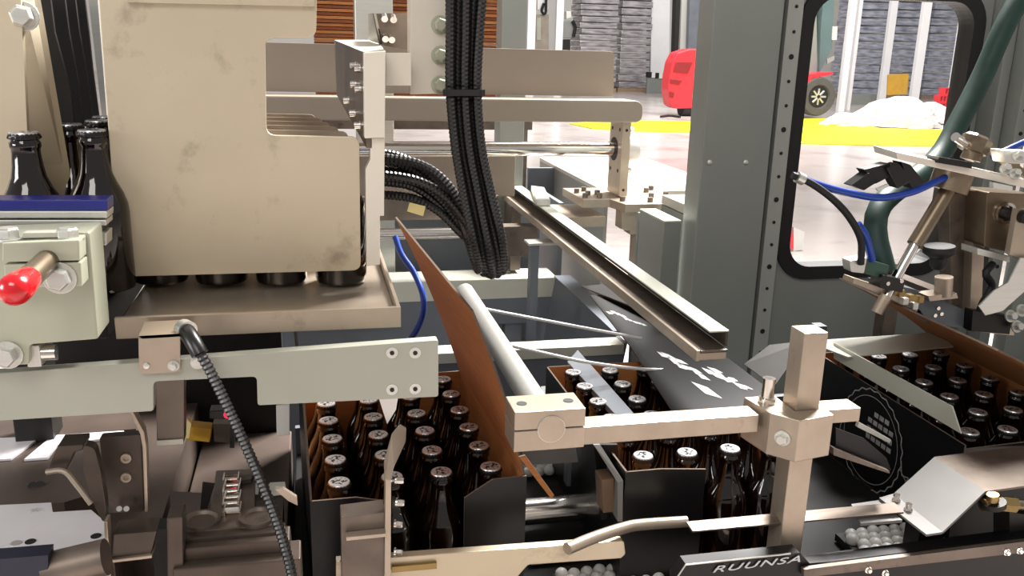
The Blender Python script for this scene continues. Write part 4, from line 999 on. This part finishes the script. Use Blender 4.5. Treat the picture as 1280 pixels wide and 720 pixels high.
# chain block in the centre
t = thing('chain_block', 'dark stepped chain block with two round pads and a short chain', 'machine block', (-.11, 1.0, .6))
cz = .925
B().prism(rnd([onZ(x, y, cz) for x, y in ((270, 588), (320, 586), (318, 638), (345, 640), (352, 655), (232, 665), (236, 650), (262, 640))], .002), (0, 0, -.02)).obj('top_plate', STEEL_D, t, bev=.001)
for (x, y) in ((252, 652), (322, 648)):
    p = onZ(x, y, cz); B().rev(p, (0, 0, 1), [(.021, -.004), (.021, .004), (.018, .004), (.015, .001), (.002, .0)], 26).obj('round_pad', STEEL_D, t, smooth=True)
for k in range(6):
    p = onZ(289 + (k % 2) * 2, 599 + k * 7.6, cz + .004); b = B()
    b.cyl(p - V(.008, 0, 0), p + V(.008, 0, 0), .0052, 14); b.box(p.x - .0095, p.x - .0075, p.y - .010, p.y + .010, p.z - .005, p.z + .005); b.box(p.x + .0075, p.x + .0095, p.y - .010, p.y + .010, p.z - .005, p.z + .005)
    b.obj('chain_link', CHROME, t, bev=.0008)
B().prism([onY(x, y, .912) for x, y in ((228, 674), (356, 664), (358, 672), (228, 683))], (0, .02, 0)).obj('upper_step', STEEL_B, t, bev=.001)
B().prism([onY(x, y, .90) for x, y in ((230, 686), (362, 674), (364, 690), (230, 702))], (0, .03, 0)).obj('middle_step', BEDM, t, bev=.002)
B().prism([onY(x, y, .885) for x, y in ((216, 712), (376, 698), (380, 770), (216, 780))], (0, .04, 0)).obj('lower_step', BEDM, t, bev=.002)
B().prism([onY(x, y, .89) for x, y in ((208, 648), (228, 646), (230, 780), (210, 780))], (0, .03, 0)).obj('side_cheek', BEDM, t, bev=.002)
B().prism([onZ(x, y, cz - .02) for x, y in ((212, 614), (256, 616), (252, 640), (214, 645))], (0, 0, -.02)).obj('left_ledge', BEDM, t)
slabY([(253, 605), (268, 607), (258, 640), (250, 640)], .985, .006).obj('dark_fin', DARK, t)
slabZ([(294, 595), (317, 592), (314, 599), (298, 601)], cz + .006, .005).obj('small_latch', STEEL_B, t)
slabY([(320, 596), (325, 596), (323, 618), (319, 618)], .99, .006).obj('pale_fin', ALU, t)
slabZ([(338, 603), (356, 602), (358, 614), (326, 618)], .93, .004).obj('bright_tab', WHITE, t)
slabY([(344, 612), (354, 611), (371, 622), (372, 632), (360, 626)], .94, .006).obj('bent_tab', STEEL_W, t)
B().box(-.17, -.05, .93, 1.06, .661, .885).obj('block_base', BEDM, t)
# hanging steel post
t = thing('hanging_post', 'grey steel post hanging below the notch of the crossbar', 'post', onY(210, 555, .95))
slabY([(194, 462), (230, 460), (230, 553), (196, 556)], .945, .02).obj('post_body', STEEL_D, t, bev=.001)
slabY([(196, 551), (229, 549), (229, 555), (196, 557)], .943, .022).obj('pale_foot', WHITE, t)
# photo sensor with red light, yellow block, white tab
t = thing('photo_sensor', 'small dark sensor with a glowing red light behind the cable', 'sensor', onY(280, 530, 1.05))
slabY([(262, 514), (282, 513), (282, 524), (262, 524)], 1.05, .02).obj('sensor_body', BLACKP, t, bev=.001)
p = onY(284, 518, 1.045); B().rev(p, (0, -1, 0), [(.004, 0), (.0036, .003), (.001, .004)], 14).obj('red_light', LED, t, smooth=True)
slabY([(288, 524), (294, 524), (293, 560), (287, 560)], 1.06, .01).obj('sensor_stem', BLACKP, t)
t = thing('yellow_wedge', 'small ochre plastic wedge beside the hanging post', 'block', onY(248, 556, 1.06))
slabY([(234, 533), (264, 536), (262, 553), (232, 550)], 1.06, .02).obj('wedge', OCHRE, t, bev=.001)
slabY([(234, 524), (239, 530), (236, 548), (232, 548)], 1.045, .012).obj('pale_corner', CAPTXT, t)
slabY([(266, 530), (288, 530), (288, 554), (268, 552)], 1.09, .02).obj('grey_back', STEEL_D, t)
o = slabY([(345, 507), (362, 506), (362, 544), (346, 545)], 1.02, .004).obj('white_tab', WPLAST, bev=.0008); tag(o, 'white plastic tab left of the carton behind the cable', 'tab')
o = sheet([onY(473, 496, .925), onY(498, 494, .925), onY(495, 512, .93), onY(484, 530, .935), onY(478, 512, .93)], .0008).obj('plastic_scrap', WFILM); tag(o, 'pointed scrap of white film hanging below the crossbar', 'film')
o = B().box(-.195, -.05, 1.07, 1.46, .661, .80).obj('rear_deck', BEDM, bev=.002); tag(o, 'dark deck plate behind the chain block', 'deck')
o = B().box(-.45, -.06, 1.465, 1.49, .661, 1.04).obj('rear_skirt', DARK, bev=.002); tag(o, 'dark vertical sheet behind the lower left machinery', 'panel')

# ================================================================== FACTORY HALL BEHIND
def gp_(x, y, z=0): return onZ(x, y, z)
# yellow floor sheets
o = slabZ([(712, 154), (766, 150), (900, 152), (900, 166), (790, 163), (740, 160)], .02, .02).obj('yellow_sheet', YELLOW); tag(o, 'yellow sheet on the floor left of the grey pillar', 'sheet')
P = [(960, 150), (1040, 147), (1062, 153), (1100, 160), (1180, 162), (1220, 160), (1220, 182), (1100, 181), (960, 178)]
o = slabZ(P, .02, .02).obj('yellow_sheet', YELLOW); tag(o, 'big yellow sheet on the floor seen through the window', 'sheet')
# white film heap
def heap(name, lab, c, rx, ry, h, seed):
    rs = random.Random(seed); b = B(); n, m = 34, 14; vs = []; fs = []
    off = [rs.uniform(0, 6.28) for _ in range(6)]
    for j in range(m + 1):
        for i in range(n):
            a = 2 * math.pi * i / n; t_ = j / m; rr = 1 - t_ ** 1.6
            w = 1 + .14 * math.sin(3 * a + off[0]) + .09 * math.sin(7 * a + off[1] + 4 * t_) + rs.uniform(-.06, .06)
            hh = h * (1 - (1 - t_) ** 1.7) * (1 + .30 * math.sin(2 * a + off[2]) * (1 - t_)) + (.07 * math.sin(5 * a + 9 * t_ + off[3]) + rs.uniform(-.05, .05)) * h * (1 - t_)
            vs.append((c.x + rx * rr * w * math.cos(a), c.y + ry * rr * w * math.sin(a), max(0.021, hh) if j else .021))
    for j in range(m):
        for i in range(n): k = (i + 1) % n; fs.append((j * n + i, j * n + k, (j + 1) * n + k, (j + 1) * n + i))
    fs.append(list(range(n - 1, -1, -1))); fs.append(list(range(m * n, m * n + n))); b.add(vs, fs)
    return tag(b.obj(name, WFILM), lab, 'film heap')
heap('film_heap', 'big crumpled heap of white plastic film on the floor', gp_(1122, 158), 1.0, .7, .66, 2)
heap('film_heap', 'low crumpled white film lying left of the big heap', gp_(1056, 157), .55, .45, .28, 5)
heap('film_heap', 'crumpled white film at the right end beside the red crates', gp_(1160, 154), .5, .5, .5, 9)
# red forklift counterweight
fp = gp_(862, 146); s = fp.y / F_PX * 1.03
t = thing('forklift', 'red forklift rear end beside the grey pillar', 'forklift', (fp.x, fp.y, 0))
FYv = fp.y
sec = [(838, 132), (835, 112), (836, 100), (840, 78), (846, 66), (862, 61), (910, 61), (910, 134), (845, 136)]
B().prism(rnd([onY(x, y, FYv) for x, y in sec], .05), (0, .45, 0)).obj('counterweight', REDP, t, bev=.03)
slabY([(845, 78), (866, 78), (860, 92), (842, 90)], FYv - .02, .1, .02).obj('recess_shade', M('recess_shade_red', (120, 16, 28), .5, 0, .1, 3), t)  # raised slabs, their darker red stands in for shade in the recesses
slabY([(838, 99), (853, 101), (849, 106), (838, 104)], FYv - .02, .1).obj('recess_shade', M('recess_shade_red', (120, 16, 28), .5, 0, .1, 3), t)
slabY([(837, 114), (843, 116), (842, 122), (837, 121)], FYv - .02, .1).obj('recess_shade', M('recess_shade_red', (120, 16, 28), .5, 0, .1, 3), t)
pw = onY(866, 137, FYv + .2); B().cyl((pw.x - .3, FYv + .25, .22), (pw.x + 1.0, FYv + .25, .22), .22, 24).obj('rear_wheel', RUBBER, t, smooth=True)
o = B().tube([gp_(826, 146, .02), gp_(838, 145, .02), gp_(850, 146.5, .02)], .03, 6).obj('floor_strap', RUBBER); tag(o, 'dark strap lying on the floor beside the forklift', 'strap')
# second vehicle seen through the window
wp = gp_(1023, 149); Yw = wp.y
t = thing('loader_vehicle', 'red vehicle with a large spoked wheel seen through the window', 'vehicle', (wp.x, Yw, 0))
pc = onY(1024, 121, Yw); R0 = 26 * Yw / F_PX
wh = B().rev((pc.x, Yw + .25, pc.z), (0, -1, 0), [(R0 * .6, -.1), (R0 * .95, -.1), (R0, 0), (R0, .18), (R0 * .93, .25), (R0 * .62, .25), (R0 * .56, .19)], 34).obj('tyre', TYRE, t, smooth=True)
B().cyl((pc.x, Yw + .10, pc.z), (pc.x, Yw + .05, pc.z), R0 * .58, 28).obj('wheel_disc', DARK, wh)
for k in range(8):
    a = k * math.pi / 4; dx, dz = math.cos(a), math.sin(a); q = V(pc.x, Yw + .04, pc.z)
    B().cyl(q + V(dx, 0, dz) * R0 * .10, q + V(dx, 0, dz) * R0 * .42, R0 * .055, 8).obj('wheel_spoke', ALU, wh)
slabY([(985, 100), (1005, 94), (1040, 90), (1042, 93), (1016, 98), (1003, 110), (998, 130), (985, 134)], Yw + .05, .8, .02).obj('red_fender', REDP, t, bev=.01)
slabY([(1000, -20), (1020, -20), (1022, 92), (1004, 92)], Yw + .6, .3).obj('mast', GREY, t)
slabY([(1030, -20), (1044, -20), (1040, 60), (1024, 92), (1026, 40)], Yw + .5, .3).obj('mast', M('teal_mast', (84, 104, 106), .4, 0, .1, 2), t)
slabY([(1003, 8), (1016, 4), (1014, 26), (1006, 30)], Yw + .5, .1).obj('red_lamp', M('lamp_red_brown', (120, 62, 66), .4, 0, .1, 2), t)
slabY([(1041, 33), (1047, 33), (1046, 50), (1040, 50)], Yw + .48, .02).obj('white_plate', WPLAST, t)
slabY([(1034, 74), (1043, 70), (1043, 75), (1034, 80)], Yw + .48, .05).obj('side_mirror', ALU, t)
# red crates
cp = gp_(1172, 146); rs = random.Random(1); n = 0
proto = None
for (px, py) in ((1160, 146), (1172, 146), (1184, 146), (1160, 134), (1172, 134), (1184, 134), (1172, 122), (1184, 122), (1177, 111)):
    p = onY(px, 146, cp.y); p.z = {146: 0, 134: .1905, 122: .381, 111: .5715}[py]
    if proto is None:
        t = thing('red_crate', '', 'crate', (p.x, cp.y, p.z), 'red crates stacked by the rack')
        w = .112; h = .19
        for (dx0, dx1, z0, z1) in ((-w, w, 0, .04), (-w, w, h - .03, h), (-w, -w + .03, .041, h - .031), (w - .03, w, .041, h - .031), (-.015, .015, .041, h - .031)):
            B().box(p.x + dx0, p.x + dx1, cp.y - .12, cp.y + .12, p.z + z0, p.z + z1).obj('crate_slat', REDP, t)
        proto = t
    else:
        t = copy_tree(proto); t.location = (p.x, cp.y, p.z)
    r_ = {146: 'bottom', 134: 'second', 122: 'third', 111: 'top'}[py]; c_ = {1160: 'left', 1172: 'middle', 1184: 'right', 1177: 'single'}[px]
    t['label'] = 'red plastic crate in the distant stack, %s layer, %s' % (r_, c_); t['location_note'] = 0
    del t['location_note']
# wrapped pallet stacks: layers are real slabs
def wrapped(name, lab, xa, xb, ytop, ybase, mat, dep=1.2, nl=16, seed=0):
    rs = random.Random(seed); c = gp_((xa + xb) / 2, ybase); Y = c.y
    a, b_ = onY(xa, ybase, Y), onY(xb, ybase, Y); zt = onY(xa, ytop, Y).z
    t = thing(name, lab, 'pallet', (c.x, Y, 0), 'film-wrapped stacks across the hall')
    B().box(a.x, b_.x, Y, Y + dep, 0, .14).obj('pallet', M('pallet_wood', (150, 128, 104), .8, 0, .2, 3), t)
    z = .142; hl = (zt - .14) / nl
    for k in range(nl):
        q = rs.uniform(-.04, .04); B().box(a.x + .03 + q, b_.x - .03 + q, Y + .02 + rs.uniform(0, .06), Y + dep, z, z + hl * .86).obj('film_layer', mat, t, bev=.03)
        z += hl
    return t
wrapped('wrapped_stack', 'tall grey film-wrapped pallet stack left of the forklift', 722, 770, -20, 115, FILMG, 1.3, 17, 1)
wrapped('wrapped_stack', 'second grey wrapped stack, close to the white pillar', 772, 811, -20, 115, FILMG, 1.3, 14, 2)
wrapped('wrapped_stack', 'blue-grey wrapped stack behind the glazing, left bay', 1062, 1098, -20, 124, FILMB, 1.5, 14, 3)
wrapped('wrapped_stack', 'blue-grey wrapped stack behind the glazing, centre bay', 1108, 1146, -20, 124, FILMB, 1.5, 14, 4)
wrapped('wrapped_stack', 'blue-grey wrapped stack behind the glazing, right bay', 1152, 1186, -20, 124, FILMB, 1.5, 14, 5)
for k, (xa, xb, yb, lab) in enumerate(((1047, 1056, 140, 'white glazing post left of the wrapped stacks'), (1058, 1063, 138, 'thin white glazing post beside the left bay'), (1097, 1107, 134, 'white glazing post between left and centre bays'),
                                       (1136, 1148, 138, 'broad white glazing post left of the red crates'), (1184, 1192, 140, 'white glazing post at the right window edge'))):
    c = gp_((xa + xb) / 2, yb); w = (xb - xa) * c.y / F_PX
    o = B().box(c.x - w / 2, c.x + w / 2, c.y, c.y + .15, 0, 4.2).obj('glazing_post', POSTW, bev=.01); tag(o, lab, 'post', 'white glazing posts across the hall')
sy = gp_(1141, 138).y - .4
t = thing('yellow_sign', 'square ochre sign standing before the distant glazing', 'sign', (onY(1122, 118, sy).x, sy, 0))
slabY([(1110, 93), (1136, 92), (1134, 118), (1109, 119)], sy, .04, .04).obj('sign_board', OCHRE, t)
p = onY(1122, 118, sy); B().box(p.x - .02, p.x + .02, sy + .041, sy + .08, 0, p.z + .2).obj('sign_leg', GREY, t)
c = gp_(1084, 128); a, b_ = onY(1062, 122, c.y - 1.6), onY(1100, 122, c.y - 1.6)
o = B().box(a.x, b_.x, c.y - 1.6, c.y - 1.4, 0, .35).obj('kick_panel', GREY); tag(o, 'low grey kick panel below the left glazing bay', 'panel')
# bright doorway frames and equipment, top centre
for (xa, xb, lab) in ((657, 667, 'white door post right of the grey frame post'), (692, 701, 'white door post beside the distant equipment')):
    c = gp_((xa + xb) / 2, 118); w = (xb - xa) * c.y / F_PX
    o = B().box(c.x - w / 2, c.x + w / 2, c.y, c.y + .2, 0, 4.5).obj('door_post', POSTW, bev=.01); tag(o, lab, 'post', 'white door posts across the hall')
t = thing('control_cabinet', 'distant beige control cabinet with hoses between the white posts', 'cabinet', gp_(680, 114))
cY = gp_(680, 114).y
slabY([(668, 18), (686, 18), (686, 110), (668, 110)], cY, .5).obj('cabinet_body', M('cabinet_beige', (150, 140, 126), .5, 0, .25, 2), t)
slabY([(671, 22), (676, 22), (676, 50), (671, 50)], cY - .03, .03).obj('button_strip', CREAM, t)
slabY([(672, -30), (685, -30), (685, 12), (672, 12)], cY, .3).obj('upper_box', POSTW, t)
B().tube([onY(680, 4, cY - .1), onY(677, 14, cY - .1), onY(682, 16, cY - .1), onY(683, -6, cY - .1)], .05, 8).obj('cable_loop', RUBBER, t)
t = thing('valve_stand', 'distant grey valve stand between the white door post and wrapped stack', 'machine', gp_(711, 114))
cY = gp_(711, 114).y
slabY([(708, 14), (714, 14), (715, 22), (708, 24)], cY, .3, .03).obj('valve_head', ALU, t, bev=.02)
slabY([(703, 26), (716, 25), (718, 48), (703, 48)], cY, .4, .05).obj('valve_body', GREY, t, bev=.03)
slabY([(705, 49), (713, 49), (713, 113), (706, 113)], cY + .05, .3).obj('stand_column', DARK, t)
o = B().tube([onY(716, 26, cY - .1), onY(719, 34, cY - .1), onY(717, 46, cY - .1)], .06, 8).obj('valve_pipe', RUBBER, t)
o = slabY([(815, -30), (838, -30), (836, 100), (813, 100)], 33, .5).obj('hall_pillar', POSTW); tag(o, 'broad white hall pillar left of the forklift', 'pillar')
t = thing('striped_barrier', 'low black and white striped barrier behind the forklift', 'barrier', gp_(826, 99))
cY = 31.5
for k in range(7):
    a, b_ = onY(810 + k * 4.6, 90 + k * .5, cY), onY(810 + (k + 1) * 4.6, 95 + k * .5, cY)
    B().box(a.x, b_.x, cY, cY + .2, b_.z - .05, a.z).obj('stripe_block', RUBBER if k % 2 == 0 else POSTW, t)
B().box(onY(810, 95, cY).x, onY(842, 95, cY).x, cY + .05, cY + .15, 0, onY(820, 97, cY).z).obj('barrier_base', GREY, t)
t = thing('dark_doorway', 'dark door edge beside the grey pillar', 'door', gp_(852, 112))
slabY([(846, -30), (852, -30), (848, 62), (843, 72)], 27, .3).obj('door_leaf', DARK, t)
slabY([(853, -30), (862, -30), (858, 62), (850, 62)], 27.2, .3).obj('door_frame', ALU, t)
slabY([(863, -30), (890, -30), (884, 110), (859, 110)], 27.0, .3).obj('door_leaf', GREY_D, t)
B().box(gp_(852, 112).x, gp_(880, 112).x, 27.1, 27.2, 0, 1.6).obj('door_sill', GREY_D, t)
# red and white bottle case on the floor
c = gp_(992, 315)
t = thing('marker_block', 'small red and white plastic piece on the floor at window corner', 'marker', (c.x, c.y, 0))
slabY([(982, 290), (990, 286), (992, 312), (982, 308)], c.y, .1).obj('red_face', REDP, t)
slabY([(992, 284), (1006, 290), (1004, 312), (992, 314)], c.y + .02, .1).obj('white_face', WPLAST, t)
